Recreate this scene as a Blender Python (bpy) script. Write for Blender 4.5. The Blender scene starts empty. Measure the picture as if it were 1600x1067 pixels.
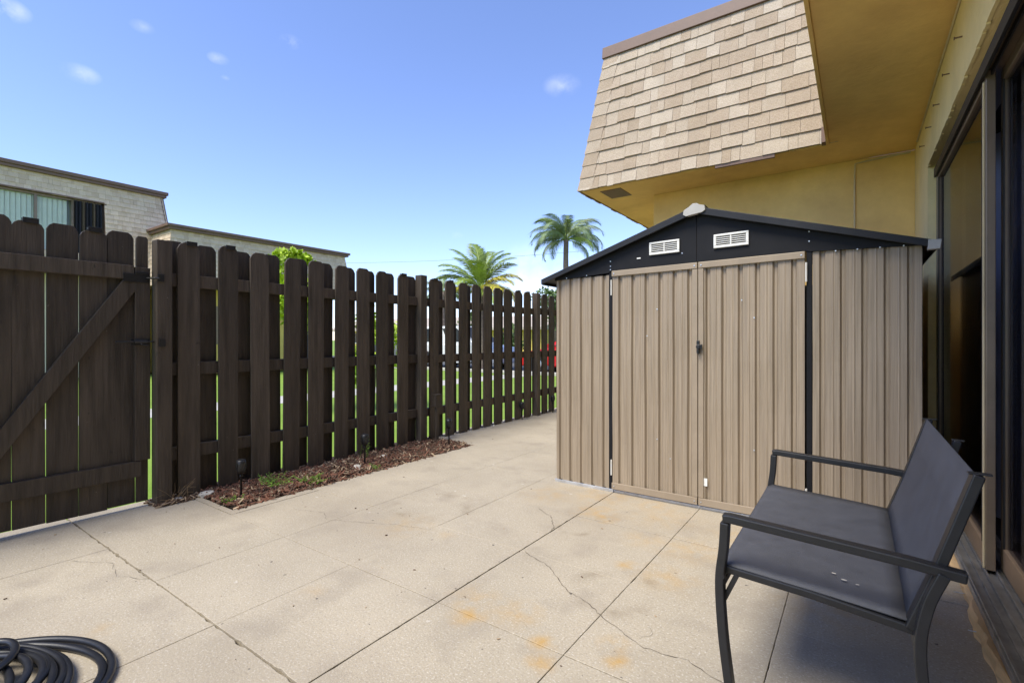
import bpy, bmesh, math, random
from mathutils import Vector, Matrix
R = math.radians
rnd = random.Random(7)
S = bpy.context.scene
COL = S.collection

# ------------------------------------------------------------ camera, sky, sun, exposure
cam_d = bpy.data.cameras.new('camera'); cam = bpy.data.objects.new('camera', cam_d); COL.objects.link(cam)
cam.location = (0, 0, 1.1); cam.rotation_euler = (R(90), 0, R(35.2))
cam_d.sensor_width = 36; cam_d.lens = 17.21; cam_d.shift_y = -0.0016
cam_d.clip_start = 0.02; cam_d.clip_end = 2000
S.camera = cam

SUN_EL, SUN_AZ = 57.0, 12.0          # azimuth measured from -Y towards -X
sv = Vector((-math.sin(R(SUN_AZ))*math.cos(R(SUN_EL)), -math.cos(R(SUN_AZ))*math.cos(R(SUN_EL)), math.sin(R(SUN_EL))))
sun_d = bpy.data.lights.new('sun', 'SUN'); sun_d.energy = 2.1; sun_d.angle = R(30); sun_d.color = (1.0, .94, .80)
sun = bpy.data.objects.new('sun', sun_d); COL.objects.link(sun)
sun.rotation_euler = (-sv).to_track_quat('-Z', 'Y').to_euler()

W = bpy.data.worlds.new('World'); S.world = W; W.use_nodes = True
wn = W.node_tree.nodes; wl = W.node_tree.links
for n in list(wn): wn.remove(n)
wo = wn.new('ShaderNodeOutputWorld'); bg = wn.new('ShaderNodeBackground'); bg.inputs[1].default_value = 0.108
sky = wn.new('ShaderNodeTexSky'); sky.sky_type = 'NISHITA'; sky.sun_disc = False
sky.sun_elevation = R(SUN_EL); sky.sun_rotation = R(180+SUN_AZ); sky.air_density = 1.0; sky.dust_density = .15; sky.ozone_density = 3.5
tc = wn.new('ShaderNodeTexCoord')
nz = wn.new('ShaderNodeTexNoise'); nz.inputs['Scale'].default_value = 16; nz.inputs['Detail'].default_value = 6; nz.inputs['Roughness'].default_value = .6
wl.new(tc.outputs['Generated'], nz.inputs['Vector'])
acc = None
def sky_dir(u, v):
    r = (u-800)/765; a = R(35.2)
    return Vector((-math.sin(a)+r*math.cos(a), math.cos(a)+r*math.sin(a), (531-v)/765)).normalized()
for (u, v, rad, k) in [(126, 116, .030, .45), (341, 92, .020, .4), (455, 66, .024, .45), (878, 134, .045, .35), (4, 12, .035, .7), (222, 42, .02, .2), (352, 122, .009, .3), (840, 440, .12, .6), (712, 368, .02, .2), (1500, -500, .3, .8), (-700, 60, .2, .9), (2500, 200, .3, .9)]:
    d = sky_dir(u, v)
    sb = wn.new('ShaderNodeVectorMath'); sb.operation = 'SUBTRACT'; sb.inputs[1].default_value = d
    nm = wn.new('ShaderNodeVectorMath'); nm.operation = 'NORMALIZE'
    wl.new(tc.outputs['Generated'], nm.inputs[0]); wl.new(nm.outputs[0], sb.inputs[0])
    sc = wn.new('ShaderNodeVectorMath'); sc.operation = 'MULTIPLY'; sc.inputs[1].default_value = (.75, .75, 1.4)
    wl.new(sb.outputs[0], sc.inputs[0])
    ln = wn.new('ShaderNodeVectorMath'); ln.operation = 'LENGTH'; wl.new(sc.outputs[0], ln.inputs[0])
    mr = wn.new('ShaderNodeMapRange'); mr.inputs[1].default_value = rad*(.62 if rad < .06 else 1); mr.inputs[2].default_value = 0; mr.inputs[3].default_value = 0; mr.inputs[4].default_value = k
    wl.new(ln.outputs['Value'], mr.inputs[0])
    if acc is None: acc = mr.outputs[0]
    else:
        mx = wn.new('ShaderNodeMath'); mx.operation = 'MAXIMUM'; wl.new(acc, mx.inputs[0]); wl.new(mr.outputs[0], mx.inputs[1]); acc = mx.outputs[0]
cr = wn.new('ShaderNodeMapRange'); cr.inputs[1].default_value = .40; cr.inputs[2].default_value = .68
wl.new(nz.outputs[0], cr.inputs[0])
mm = wn.new('ShaderNodeMath'); mm.operation = 'MULTIPLY'; mm.use_clamp = True; wl.new(acc, mm.inputs[0]); wl.new(cr.outputs[0], mm.inputs[1])
cm = wn.new('ShaderNodeMixRGB'); cm.inputs[2].default_value = (5.0, 5.1, 5.4, 1)
tint = wn.new('ShaderNodeMixRGB'); tint.blend_type = 'MULTIPLY'; tint.inputs[0].default_value = 1; tint.inputs[2].default_value = (.93, .87, 1.02, 1)
hsv = wn.new('ShaderNodeHueSaturation'); hsv.inputs['Saturation'].default_value = 1.0; wl.new(sky.outputs[0], hsv.inputs['Color']); wl.new(hsv.outputs[0], tint.inputs[1])
wl.new(mm.outputs[0], cm.inputs[0]); wl.new(tint.outputs[0], cm.inputs[1]); wl.new(cm.outputs[0], bg.inputs[0]); wl.new(bg.outputs[0], wo.inputs[0])

S.view_settings.view_transform = 'Standard'; S.view_settings.look = 'None'; S.view_settings.gamma = 1
S.view_settings.exposure = 1.4

# ------------------------------------------------------------ materials
def lin(r, g, b):
    f = lambda c: (c/255/12.92) if c/255 <= .04045 else ((c/255+.055)/1.055)**2.4
    return (f(r), f(g), f(b))
MATS = {}
def mat(name, col, rough=.6, var=.15, scale=6, bump=0, bscale=60, metal=0, obj_rnd=0, stretch=(1, 1, 1), col2=None, spec=.5, streak=0):
    m = bpy.data.materials.new(name); m.use_nodes = True; nt = m.node_tree; N = nt.nodes; L = nt.links
    b = N['Principled BSDF']; b.inputs['Roughness'].default_value = rough; b.inputs['Metallic'].default_value = metal
    b.inputs['Specular IOR Level'].default_value = spec
    t = N.new('ShaderNodeTexCoord'); mp = N.new('ShaderNodeMapping'); mp.inputs['Scale'].default_value = stretch
    L.new(t.outputs['Object'], mp.inputs[0])
    vec = mp.outputs[0]
    oi = N.new('ShaderNodeObjectInfo')
    if obj_rnd:
        ad = N.new('ShaderNodeVectorMath'); ad.operation = 'ADD'; ml = N.new('ShaderNodeMath'); ml.operation = 'MULTIPLY'; ml.inputs[1].default_value = 37
        L.new(oi.outputs['Random'], ml.inputs[0]); L.new(vec, ad.inputs[0]); L.new(ml.outputs[0], ad.inputs[1]); vec = ad.outputs[0]
    n = N.new('ShaderNodeTexNoise'); n.inputs['Scale'].default_value = scale; n.inputs['Detail'].default_value = 8; n.inputs['Roughness'].default_value = .65
    L.new(vec, n.inputs['Vector'])
    mix = N.new('ShaderNodeMixRGB')
    c2 = col2 if col2 else tuple(c*(1-var*1.6) for c in col)
    c1 = col if col2 else tuple(min(1, c*(1+var)) for c in col)
    mix.inputs[1].default_value = (*c2, 1); mix.inputs[2].default_value = (*c1, 1)
    rp = N.new('ShaderNodeMapRange'); rp.inputs[1].default_value = .3; rp.inputs[2].default_value = .7
    L.new(n.outputs[0], rp.inputs[0]); L.new(rp.outputs[0], mix.inputs[0])
    out = mix.outputs[0]
    if obj_rnd:
        mr = N.new('ShaderNodeMapRange'); mr.inputs[3].default_value = 1-obj_rnd; mr.inputs[4].default_value = 1+obj_rnd
        L.new(oi.outputs['Random'], mr.inputs[0])
        vm = N.new('ShaderNodeVectorMath'); vm.operation = 'SCALE'; L.new(out, vm.inputs[0]); L.new(mr.outputs[0], vm.inputs['Scale']); out = vm.outputs[0]
    L.new(out, b.inputs['Base Color'])
    rr = N.new('ShaderNodeMapRange'); rr.inputs[3].default_value = max(0, rough-.08); rr.inputs[4].default_value = min(1, rough+.1)
    L.new(n.outputs[0], rr.inputs[0]); L.new(rr.outputs[0], b.inputs['Roughness'])
    if bump:
        n2 = N.new('ShaderNodeTexNoise'); n2.inputs['Scale'].default_value = bscale; n2.inputs['Detail'].default_value = 5
        L.new(vec, n2.inputs['Vector'])
        bp = N.new('ShaderNodeBump'); bp.inputs['Strength'].default_value = bump; bp.inputs['Distance'].default_value = .01
        L.new(n2.outputs[0], bp.inputs['Height']); L.new(bp.outputs[0], b.inputs['Normal'])
    MATS[name] = m
    return m

mat('fence_paint', (.070, .054, .040), .58, .30, 3.0, .45, 9, obj_rnd=.25, stretch=(8, 8, .7), spec=.35)
def wear(name, c1, c2):
    m = MATS[name]; N = m.node_tree.nodes; L = m.node_tree.links; b = N['Principled BSDF']; src = b.inputs['Base Color'].links[0].from_socket
    t = N.new('ShaderNodeNewGeometry')
    for (scl, st, lo, hi, amt, c) in ((2.2, (6, 6, 1.6), .62, .78, .32, c1), (5, (4, 4, 2.5), .70, .76, .75, c2), (70, (1, 1, 1), .74, .78, .8, (.30, .27, .23))):
        mp = N.new('ShaderNodeMapping'); mp.inputs['Scale'].default_value = st; L.new(t.outputs['Position'], mp.inputs[0])
        n = N.new('ShaderNodeTexNoise'); n.inputs['Scale'].default_value = scl; n.inputs['Detail'].default_value = 5; L.new(mp.outputs[0], n.inputs['Vector'])
        r = N.new('ShaderNodeMapRange'); r.inputs[1].default_value = lo; r.inputs[2].default_value = hi; r.inputs[4].default_value = amt; L.new(n.outputs[0], r.inputs[0])
        x = N.new('ShaderNodeMixRGB'); x.inputs[2].default_value = (*c, 1); L.new(r.outputs[0], x.inputs[0]); L.new(src, x.inputs[1]); src = x.outputs[0]
    L.new(src, b.inputs['Base Color'])
wear('fence_paint', (.105, .085, .066), (.020, .017, .015))
mat('black_metal', (.012, .012, .013), .4, .2, 20, .05, 80)
mat('bench_metal', (.013, .0135, .016), .42, .15, 20, .04, 200)
mat('bench_sling', (.085, .087, .098), .62, .12, 14, .35, 420, spec=.35)
mat('galv', lin(205, 208, 212), .35, .15, 12, metal=.7)
mat('white_plastic', lin(226, 226, 222), .45, .05, 9)
mat('cap_grey', lin(176, 174, 168), .5, .1, 12)
mat('hinge_white', lin(215, 212, 205), .5, .06, 9)
mat('shed_tan', (.315, .25, .178), .40, .20, 3.2, .06, 20, stretch=(34, 34, .45), spec=.45)
mat('shed_rail', (.315, .25, .178), .42, .1, 5, .03, 30, spec=.45)
mat('shed_black', (.010, .010, .012), .55, .25, 5, .05, 30, spec=.22)
mat('shed_roof', (.018, .019, .023), .5, .2, 5, .05, 30, spec=.3)
mat('stucco', (.88, .72, .36), .85, .09, 2.2, .5, 45, spec=.2)  # door-side wall: bright light put into the colour, paler than the ochre walls
mat('stucco_fine', (.95, .63, .235), .85, .14, 1.6, .3, 30, spec=.2)
mat('stucco_line', (.68, .56, .34), .8, .1, 5)
mat('brown_trim', lin(112, 88, 74), .5, .12, 4, .05, 30)
mat('bronze', lin(128, 112, 94), .38, .1, 6, .03, 40, metal=.35)
mat('bronze_light', lin(172, 146, 118), .42, .1, 6, .03, 40, metal=.3)
mat('alu', lin(165, 163, 160), .4, .22, 10, .08, 60, metal=.6)
mat('rotten_wood', (.74, .49, .24), .85, .25, 7, .7, 25, stretch=(1, .25, 2))
mat('gasket', (.01, .01, .01), .5, .1, 9)
mat('interior', (.05, .05, .055), .9, .1, 3)
mat('curtain', (.50, .52, .60), .9, .1, 3)
mat('lawn_ground', (.15, .26, .02), .95, .3, 1.2, .6, 60, col2=(.22, .33, .04))
mat('road', (.10, .10, .10), .9, .2, 2, .3, 80)
mat('sidewalk_mat', (.50, .48, .43), .9, .12, 2, .2, 60)
mat('bark', (.17, .13, .10), .9, .3, 6, .8, 25, stretch=(1, 1, 3))
mat('frond_green', (.24, .33, .05), .5, .3, 2.5, obj_rnd=.25)
mat('frond_dark', (.17, .23, .09), .5, .3, 2.5, obj_rnd=.25)
mat('frond_yellow', (.62, .54, .06), .5, .25, 3, obj_rnd=.2)
mat('bush_leaf', (.42, .58, .02), .5, .3, 3)
mat('tree_leaf', (.09, .15, .03), .55, .35, 2)
mat('weed_leaf', (.16, .30, .03), .5, .25, 6)
mat('dry_stem', (.25, .17, .09), .9, .2, 6)
mat('mulch_red', (.19, .085, .052), .9, .35, 12)
mat('mulch_brown', (.12, .072, .046), .9, .35, 12)
mat('mulch_tan', (.42, .31, .20), .9, .3, 12)
mat('soil', (.045, .030, .020), .95, .35, 20, .8, 60)
mat('stone_pale', (.55, .51, .44), .85, .2, 20, .4, 40)
mat('joint', (.27, .235, .18), .95, .4, 14, .5, 80)
mat('crack', (.15, .125, .095), .95, .4, 30)
mat('hose', (.016, .017, .021), .38, .2, 10, .04, 60)
mat('blind', (.90, .88, .76), .8, .05, 3)
mat('shutter_dark', (.035, .035, .045), .4, .15, 6)
mat('cream', (.70, .62, .45), .85, .08, 2, .3, 40)
mat('yellow_wall', (.70, .52, .13), .85, .08, 2, .3, 40)
mat('far_roof', (.50, .42, .34), .9, .15, 6, .4, 30)
mat('red_paint', (.50, .012, .015), .25, .05, 3)
mat('white_paint', (.72, .73, .74), .25, .04, 3)
mat('silver_paint', (.40, .42, .45), .28, .04, 3, metal=.5)
mat('tyre', (.015, .015, .015), .85, .2, 20)
mat('rim', (.5, .5, .52), .3, .1, 9, metal=.8)
mat('car_glass', (.03, .035, .04), .06, .05, 3)
mat('lamp_lens', (.7, .7, .68), .15, .05, 3)
mat('wire', (.03, .03, .03), .6, .1, 3)

def granule(name, c, d):
    m = mat(name, c, .92, .1, 5, .5, 260, obj_rnd=.05, spec=.2)
    nt = m.node_tree; N = nt.nodes; L = nt.links; b = N['Principled BSDF']
    src = b.inputs['Base Color'].links[0].from_socket
    t = N.new('ShaderNodeTexCoord'); v = N.new('ShaderNodeTexNoise'); v.inputs['Scale'].default_value = 170; v.inputs['Detail'].default_value = 3
    L.new(t.outputs['Object'], v.inputs['Vector'])
    mr = N.new('ShaderNodeMapRange'); mr.inputs[1].default_value = .38; mr.inputs[2].default_value = .62; L.new(v.outputs[0], mr.inputs[0])
    mx = N.new('ShaderNodeMixRGB'); mx.inputs[1].default_value = (*d, 1); L.new(mr.outputs[0], mx.inputs[0]); L.new(src, mx.inputs[2])
    L.new(mx.outputs[0], b.inputs['Base Color'])
    return m
SH = [granule('shingle_pale', (.52, .435, .335), (.36, .285, .205)), granule('shingle_sand', (.49, .40, .30), (.34, .26, .185)),
      granule('shingle_tan', (.455, .365, .27), (.31, .235, .16)), granule('shingle_light', (.55, .47, .37), (.40, .325, .24))]
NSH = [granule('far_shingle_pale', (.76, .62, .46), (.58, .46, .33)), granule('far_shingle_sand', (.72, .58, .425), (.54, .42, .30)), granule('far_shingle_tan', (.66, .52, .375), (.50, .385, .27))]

# concrete with stains
def concrete():
    m = mat('concrete', (.410, .356, .272), .88, .08, 1.4, .25, 130, spec=.25)
    nt = m.node_tree; N = nt.nodes; L = nt.links; b = N['Principled BSDF']
    g = N.new('ShaderNodeNewGeometry')
    for n in N:
        if n.type == 'MAPPING':
            for l in list(n.inputs[0].links): L.remove(l)
            L.new(g.outputs['Position'], n.inputs[0])
    cur = b.inputs['Base Color'].links[0].from_socket
    def noise(s, d=4):
        n = N.new('ShaderNodeTexNoise'); n.inputs['Scale'].default_value = s; n.inputs['Detail'].default_value = d; L.new(g.outputs['Position'], n.inputs['Vector']); return n.outputs[0]
    def rng(x, a, bb, c=0, d=1):
        r = N.new('ShaderNodeMapRange'); r.inputs[1].default_value = a; r.inputs[2].default_value = bb; r.inputs[3].default_value = c; r.inputs[4].default_value = d; L.new(x, r.inputs[0]); return r.outputs[0]
    def math_(op, a, bb):
        q = N.new('ShaderNodeMath'); q.operation = op
        for i, x in enumerate((a, bb)):
            if isinstance(x, (int, float)): q.inputs[i].default_value = x
            else: L.new(x, q.inputs[i])
        return q.outputs[0]
    def mixc(fac, c):
        nonlocal cur
        x = N.new('ShaderNodeMixRGB'); x.inputs[2].default_value = (*c, 1); L.new(fac, x.inputs[0]); L.new(cur, x.inputs[1]); cur = x.outputs[0]
    # speckle of exposed aggregate
    mixc(math_('MULTIPLY', rng(noise(120, 3), .56, .68), .45), (.66, .62, .55))
    mixc(math_('MULTIPLY', rng(noise(95, 3), .45, .32), .42), (.24, .20, .16))
    # broad grime
    mixc(math_('MULTIPLY', rng(noise(.9, 7), .48, .70), .50), (.29, .245, .19))
    mixc(math_('MULTIPLY', rng(noise(4.5, 6), .52, .72), .42), (.27, .23, .185))
    # small dark flecks
    mixc(math_('MULTIPLY', rng(noise(28, 2), .735, .76), .8), (.09, .08, .07))
    mixc(math_('MULTIPLY', rng(noise(17, 1), .765, .80), .3), (.72, .70, .66))
    # rust and leaf-tannin stains
    rn = rng(noise(13, 6), .36, .64)
    sp = [(-1.36, 2.86, .13, .6), (-1.27, 2.80, .07, .9), (-1.12, 1.62, .09, .7), (-1.27, 1.50, .07, .9), (-1.33, 1.6, .1, .45), (-.93, 1.52, .05, 1.), (-.88, 1.42, .05, .9), (-.72, 1.66, .05, .8), (-.67, 1.57, .045, 1.),
          (-.92, 2.28, .05, .9), (-.70, 2.62, .15, .5), (-.95, 2.62, .11, .4), (-.72, 2.25, .13, .5), (-1.1, 3.2, .09, .6), (-1.45, 3.2, .22, .4), (-.4, 2.95, .25, .55), (-2.2, 2.0, .16, .3), (-1.9, 2.05, .06, .3), (-1.95, 1.25, .05, .35),
          (-1.0, 3.05, .2, .35), (-.1, 2.4, .2, .35), (-2.35, .62, .05, .3), (-1.8, 3.0, .18, .35), (-.05, 2.75, .3, .4)]
    tot = None
    for (x, y, r, k) in sp:
        d = N.new('ShaderNodeVectorMath'); d.operation = 'DISTANCE'; d.inputs[1].default_value = (x, y, 0); L.new(g.outputs['Position'], d.inputs[0])
        q = rng(d.outputs['Value'], r*1.5, 0, 0, k)
        tot = q if tot is None else math_('MAXIMUM', tot, q)
    mixc(math_('MULTIPLY', math_('MULTIPLY', tot, rn), 1.0), (.45, .28, .095))
    # brown-grey ring stains
    for (x, y, r) in [(-.86, 2.02, .22), (-1.35, 2.55, .12), (-2.3, 2.35, .3)]:
        d = N.new('ShaderNodeVectorMath'); d.operation = 'DISTANCE'; d.inputs[1].default_value = (x, y, 0); L.new(g.outputs['Position'], d.inputs[0])
        e = math_('ABSOLUTE', math_('SUBTRACT', d.outputs['Value'], r*.8), 0)
        mixc(math_('MULTIPLY', math_('MULTIPLY', rng(e, r*.28, 0), rng(noise(7, 5), .45, .68)), .55), (.22, .175, .12))
    L.new(cur, b.inputs['Base Color'])
    return m
concrete()

# tinted glass: clear tint + fresnel mirror
gm = bpy.data.materials.new('tinted_glass'); gm.use_nodes = True
N = gm.node_tree.nodes; L = gm.node_tree.links
for n in list(N): N.remove(n)
o_ = N.new('ShaderNodeOutputMaterial'); mx_ = N.new('ShaderNodeMixShader'); tr = N.new('ShaderNodeBsdfTransparent'); tr.inputs[0].default_value = (.60, .61, .66, 1)
gl = N.new('ShaderNodeBsdfGlossy'); gl.inputs['Roughness'].default_value = .03; gl.inputs[0].default_value = (.85, .87, .95, 1)
fr = N.new('ShaderNodeFresnel'); fr.inputs[0].default_value = 1.55
fm = N.new('ShaderNodeMath'); fm.operation = 'MULTIPLY'; fm.inputs[1].default_value = .75; L.new(fr.outputs[0], fm.inputs[0]); L.new(fm.outputs[0], mx_.inputs[0]); L.new(tr.outputs[0], mx_.inputs[1]); L.new(gl.outputs[0], mx_.inputs[2]); L.new(mx_.outputs[0], o_.inputs[0])
MATS['tinted_glass'] = gm
cg = gm.copy(); cg.name = 'clear_glass'; MATS['clear_glass'] = cg
for n_ in cg.node_tree.nodes:
    if n_.type == 'BSDF_TRANSPARENT': n_.inputs[0].default_value = (.93, .96, .95, 1)
    if n_.type == 'FRESNEL': n_.inputs[0].default_value = 1.3

# ------------------------------------------------------------ mesh helpers
class MB:
    def __init__(s): s.v = []; s.f = []; s.m = []; s.mats = []
    def slot(s, name):
        if name not in s.mats: s.mats.append(name)
        return s.mats.index(name)
    def add(s, vs, fs, mi=0):
        k = len(s.v); s.v += [tuple(v) for v in vs]; s.f += [tuple(k+i for i in f) for f in fs]; s.m += [mi]*len(fs); return s
    def box(s, x0, x1, y0, y1, z0, z1, mi=0):
        v = [(x0, y0, z0), (x1, y0, z0), (x1, y1, z0), (x0, y1, z0), (x0, y0, z1), (x1, y0, z1), (x1, y1, z1), (x0, y1, z1)]
        return s.add(v, [(3, 2, 1, 0), (4, 5, 6, 7), (0, 1, 5, 4), (1, 2, 6, 5), (2, 3, 7, 6), (3, 0, 4, 7)], mi)
    def hexa(s, p, mi=0):      # 8 points: bottom loop 0-3, top loop 4-7
        return s.add(p, [(3, 2, 1, 0), (4, 5, 6, 7), (0, 1, 5, 4), (1, 2, 6, 5), (2, 3, 7, 6), (3, 0, 4, 7)], mi)
    def prism(s, pts, a, b, mi=0):   # two matching loops of 3-D points
        n = len(pts); 
        pa = [a(p) for p in pts]; pb = [b(p) for p in pts]
        return s.add(pa+pb, [tuple(range(n-1, -1, -1)), tuple(range(n, 2*n))]+[(i, (i+1) % n, n+(i+1) % n, n+i) for i in range(n)], mi)
    def sweep(s, path, prof, ref=(0, 0, 1), mi=0, closed=False, scale=None):
        path = [Vector(p) for p in path]; n = len(path); k = len(prof); rows = []
        for i, p in enumerate(path):
            if closed: t = path[(i+1) % n]-path[i-1]
            else: t = path[min(i+1, n-1)]-path[max(i-1, 0)]
            t.normalize(); r = Vector(ref); a = t.cross(r)
            if a.length < 1e-4: a = t.cross(Vector((1, 0, 0)))
            a.normalize(); b = a.cross(t); sc = scale[i] if scale else 1
            rows.append([p+a*(q[0]*sc)+b*(q[1]*sc) for q in prof])
        vs = [v for r in rows for v in r]; fs = []
        for i in range(n if closed else n-1):
            for j in range(k):
                fs.append((i*k+j, i*k+(j+1) % k, ((i+1) % n)*k+(j+1) % k, ((i+1) % n)*k+j))
        if not closed: fs += [tuple(range(k-1, -1, -1)), tuple((n-1)*k+j for j in range(k))]
        return s.add(vs, fs, mi)
    def lathe(s, c, prof, seg=12, mi=0):
        k = len(prof); vs = []
        for i in range(seg):
            a = 2*math.pi*i/seg
            vs += [(c[0]+r*math.cos(a), c[1]+r*math.sin(a), c[2]+z) for r, z in prof]
        fs = [(i*k+j, ((i+1) % seg)*k+j, ((i+1) % seg)*k+j+1, i*k+j+1) for i in range(seg) for j in range(k-1)]
        return s.add(vs, fs, mi)
    def mesh(s, name, mats, smooth=False):
        me = bpy.data.meshes.new(name); me.from_pydata(s.v, [], s.f)
        for m in mats: me.materials.append(MATS[m] if isinstance(m, str) else m)
        for p, i in zip(me.polygons, s.m): p.material_index = i
        bm = bmesh.new(); bm.from_mesh(me); bmesh.ops.recalc_face_normals(bm, faces=bm.faces); bm.to_mesh(me); bm.free()
        if smooth:
            for p in me.polygons: p.use_smooth = True
        me.update(); return me
    def build(s, name, mats, parent=None, smooth=False, bevel=0, loc=None):
        if isinstance(mats, str): mats = [mats]
        return link(name, s.mesh(name, mats, smooth), parent, bevel, loc)
def link(name, me, parent=None, bevel=0, loc=None, rot=None):
    o = bpy.data.objects.new(name, me); COL.objects.link(o); o.parent = parent
    if loc is not None: o.location = loc
    if rot is not None: o.rotation_euler = rot
    if bevel:
        b = o.modifiers.new('bevel', 'BEVEL'); b.width = bevel; b.segments = 2; b.limit_method = 'ANGLE'; b.angle_limit = R(40)
    return o
def tag(o, label, cat, group=None):
    o['label'] = label; o['category'] = cat
    if group: o['group'] = group
    return o
def struct(o): o['kind'] = 'structure'; return o
def empty(name, loc=(0, 0, 0)):
    o = bpy.data.objects.new(name, None); COL.objects.link(o); o.location = loc; o.empty_display_size = .1; return o
def circ(r, n=8): return [(r*math.cos(2*math.pi*i/n), r*math.sin(2*math.pi*i/n)) for i in range(n)]
def rect(a, b): return [(-a/2, -b/2), (a/2, -b/2), (a/2, b/2), (-a/2, b/2)]

# ============================================================ SETTING: ground, patio
def ground_sheet():
    m = MB(); xs = [-900, -60, -3.93, 60, 900]
    m.add([(-900, -900, -.05), (900, -900, -.05), (900, 900, -.05), (-900, 900, -.05)], [(0, 1, 2, 3)])
    return struct(m.build('ground', 'lawn_ground'))
ground_sheet()
o = MB().add([(-9.6, -40, -.046), (-8.5, -40, -.046), (-8.5, 90, -.046), (-9.6, 90, -.046)], [(0, 1, 2, 3)]).build('sidewalk', 'sidewalk_mat'); struct(o)
o = MB().add([(-60, 13.6, -.046), (40, 13.6, -.046), (40, 21.5, -.046), (-60, 21.5, -.046)], [(0, 1, 2, 3)]).build('road', 'road'); struct(o)
m = MB(); m.box(-60, 40, 13.4, 13.6, -.05, .06); struct(m.build('kerb', 'sidewalk_mat', bevel=.015))

patio = struct(MB().add([(-4.0, -3, -.022), (.405, -3, -.022), (.405, 9, -.022), (-4.0, 9, -.022)], [(0, 1, 2, 3)]).build('patio', 'joint'))
JX = [-3.99, -3.225, -2.62, -2.03, -1.44, -.84, -.245, .405]
JY = [-3+.617*0 for _ in range(0)] + [.885+.617*k for k in range(-6, 14)]
STX = {-1.44: .0026, -.84: .0014, -2.62: .0013, -2.03: .0005, -3.225: .0006, -.245: .0012}
def gapx(x): return STX.get(x, .0007)
def gapy(k): return {0: .0032, 1: .0014, 2: .0006, 3: .0016}.get(k, .0009)
def slab(x0, x1, y0, y1, gx0, gx1, gy0, gy1):
    def edge(p, q, nrm, g):
        n = 22; out = []
        for i in range(n):
            t = i/n; j = max(0, rnd.gauss(0, g*.5)) if i else 0
            if g > .003 and rnd.random() < .12: j += rnd.uniform(.002, .007)
            out.append((p[0]+(q[0]-p[0])*t+nrm[0]*j, p[1]+(q[1]-p[1])*t+nrm[1]*j))
        return out
    a, b, c, d = (x0+gx0, y0+gy0), (x1-gx1, y0+gy0), (x1-gx1, y1-gy1), (x0+gx0, y1-gy1)
    lp = edge(a, b, (0, 1), gy0)+edge(b, c, (-1, 0), gx1)+edge(c, d, (0, -1), gy1)+edge(d, a, (1, 0), gx0)
    n = len(lp); m = MB()
    cx, cy = (x0+x1)/2, (y0+y1)/2
    dz = rnd.uniform(-.0012, .0012)
    ins = [(x+(cx-x)*.006, y+(cy-y)*.006) for x, y in lp]
    vs = [(x, y, dz) for x, y in ins]+[(x, y, dz-.0012) for x, y in lp]+[(x, y, -.03) for x, y in lp]
    fs = [tuple(range(n))]+[(i+n, (i+1) % n+n, (i+1) % n, i) for i in range(n)]+[(i+2*n, (i+1) % n+2*n, (i+1) % n+n, i+n) for i in range(n)]
    m.add(vs, fs); m.build('paving_slab', 'concrete', patio)
BX1, BY0, BY1 = -3.30, 1.545, 3.95
for i in range(len(JX)-1):
    for k in range(len(JY)-1):
        x0, x1, y0, y1 = JX[i], JX[i+1], JY[k], JY[k+1]
        if y0 > 8.7 or y1 < -2.9: continue
        g = (gapx(x0), gapx(x1), gapy(k-6), gapy(k-5))
        if i == 0:      # column beside the planting bed
            if y1 <= BY0 or y0 >= BY1: slab(x0, x1, y0, y1, *g)
            else:
                if y0 < BY0: slab(x0, x1, y0, BY0, g[0], g[1], g[2], .001)
                if y1 > BY1: slab(x0, x1, BY1, y1, g[0], g[1], .001, g[3])
                a, b = max(y0, BY0), min(y1, BY1)
                slab(BX1, x1, a, b, .001, g[1], .0008, .0008)
        else: slab(x0, x1, y0, y1, *g)
# cracks: thin ragged ribbons sunk in the surface
def crack(pts, w, seed):
    r = random.Random(seed); path = []
    for (a, b) in zip(pts[:-1], pts[1:]):
        n = max(3, int((Vector(b)-Vector(a)).length/.02))
        for i in range(n): path.append(Vector(a).lerp(Vector(b), i/n)+Vector((r.gauss(0, .0035), r.gauss(0, .0035))))
    path.append(Vector(pts[-1])); m = MB(); vs = []
    for i, p in enumerate(path):
        t = (path[min(i+1, len(path)-1)]-path[max(0, i-1)]).normalized(); nn = Vector((-t.y, t.x)); ww = .75*w*r.uniform(.15, 1.0)*(1 if 0 < i < len(path)-1 else .1)
        vs += [(*(p+nn*ww), .0022), (*(p-nn*ww), .0022)]
    m.add(vs, [(2*i, 2*i+1, 2*i+3, 2*i+2) for i in range(len(path)-1)])
    m.build('crack', 'crack', patio)
crack([(-1.42, 2.12), (-1.22, 2.04), (-1.05, 1.90), (-.93, 1.86), (-.80, 1.78), (-.62, 1.70), (-.48, 1.72), (-.33, 1.66), (-.2, 1.60), (.05, 1.55)], .0030, 1)
crack([(-3.0, 1.78), (-2.78, 1.86), (-2.66, 1.80), (-2.5, 1.86), (-2.25, 1.98), (-2.0, 2.05)], .0016, 2)
crack([(-3.2, .72), (-3.0, .84), (-2.82, .80), (-2.66, .88)], .0014, 3)
crack([(-1.70, 2.71), (-1.55, 2.62), (-1.46, 2.5), (-1.44, 2.42)], .0035, 4)
crack([(-.66, 1.74), (-.62, 1.80), (-.66, 1.84)], .0012, 6)

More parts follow.
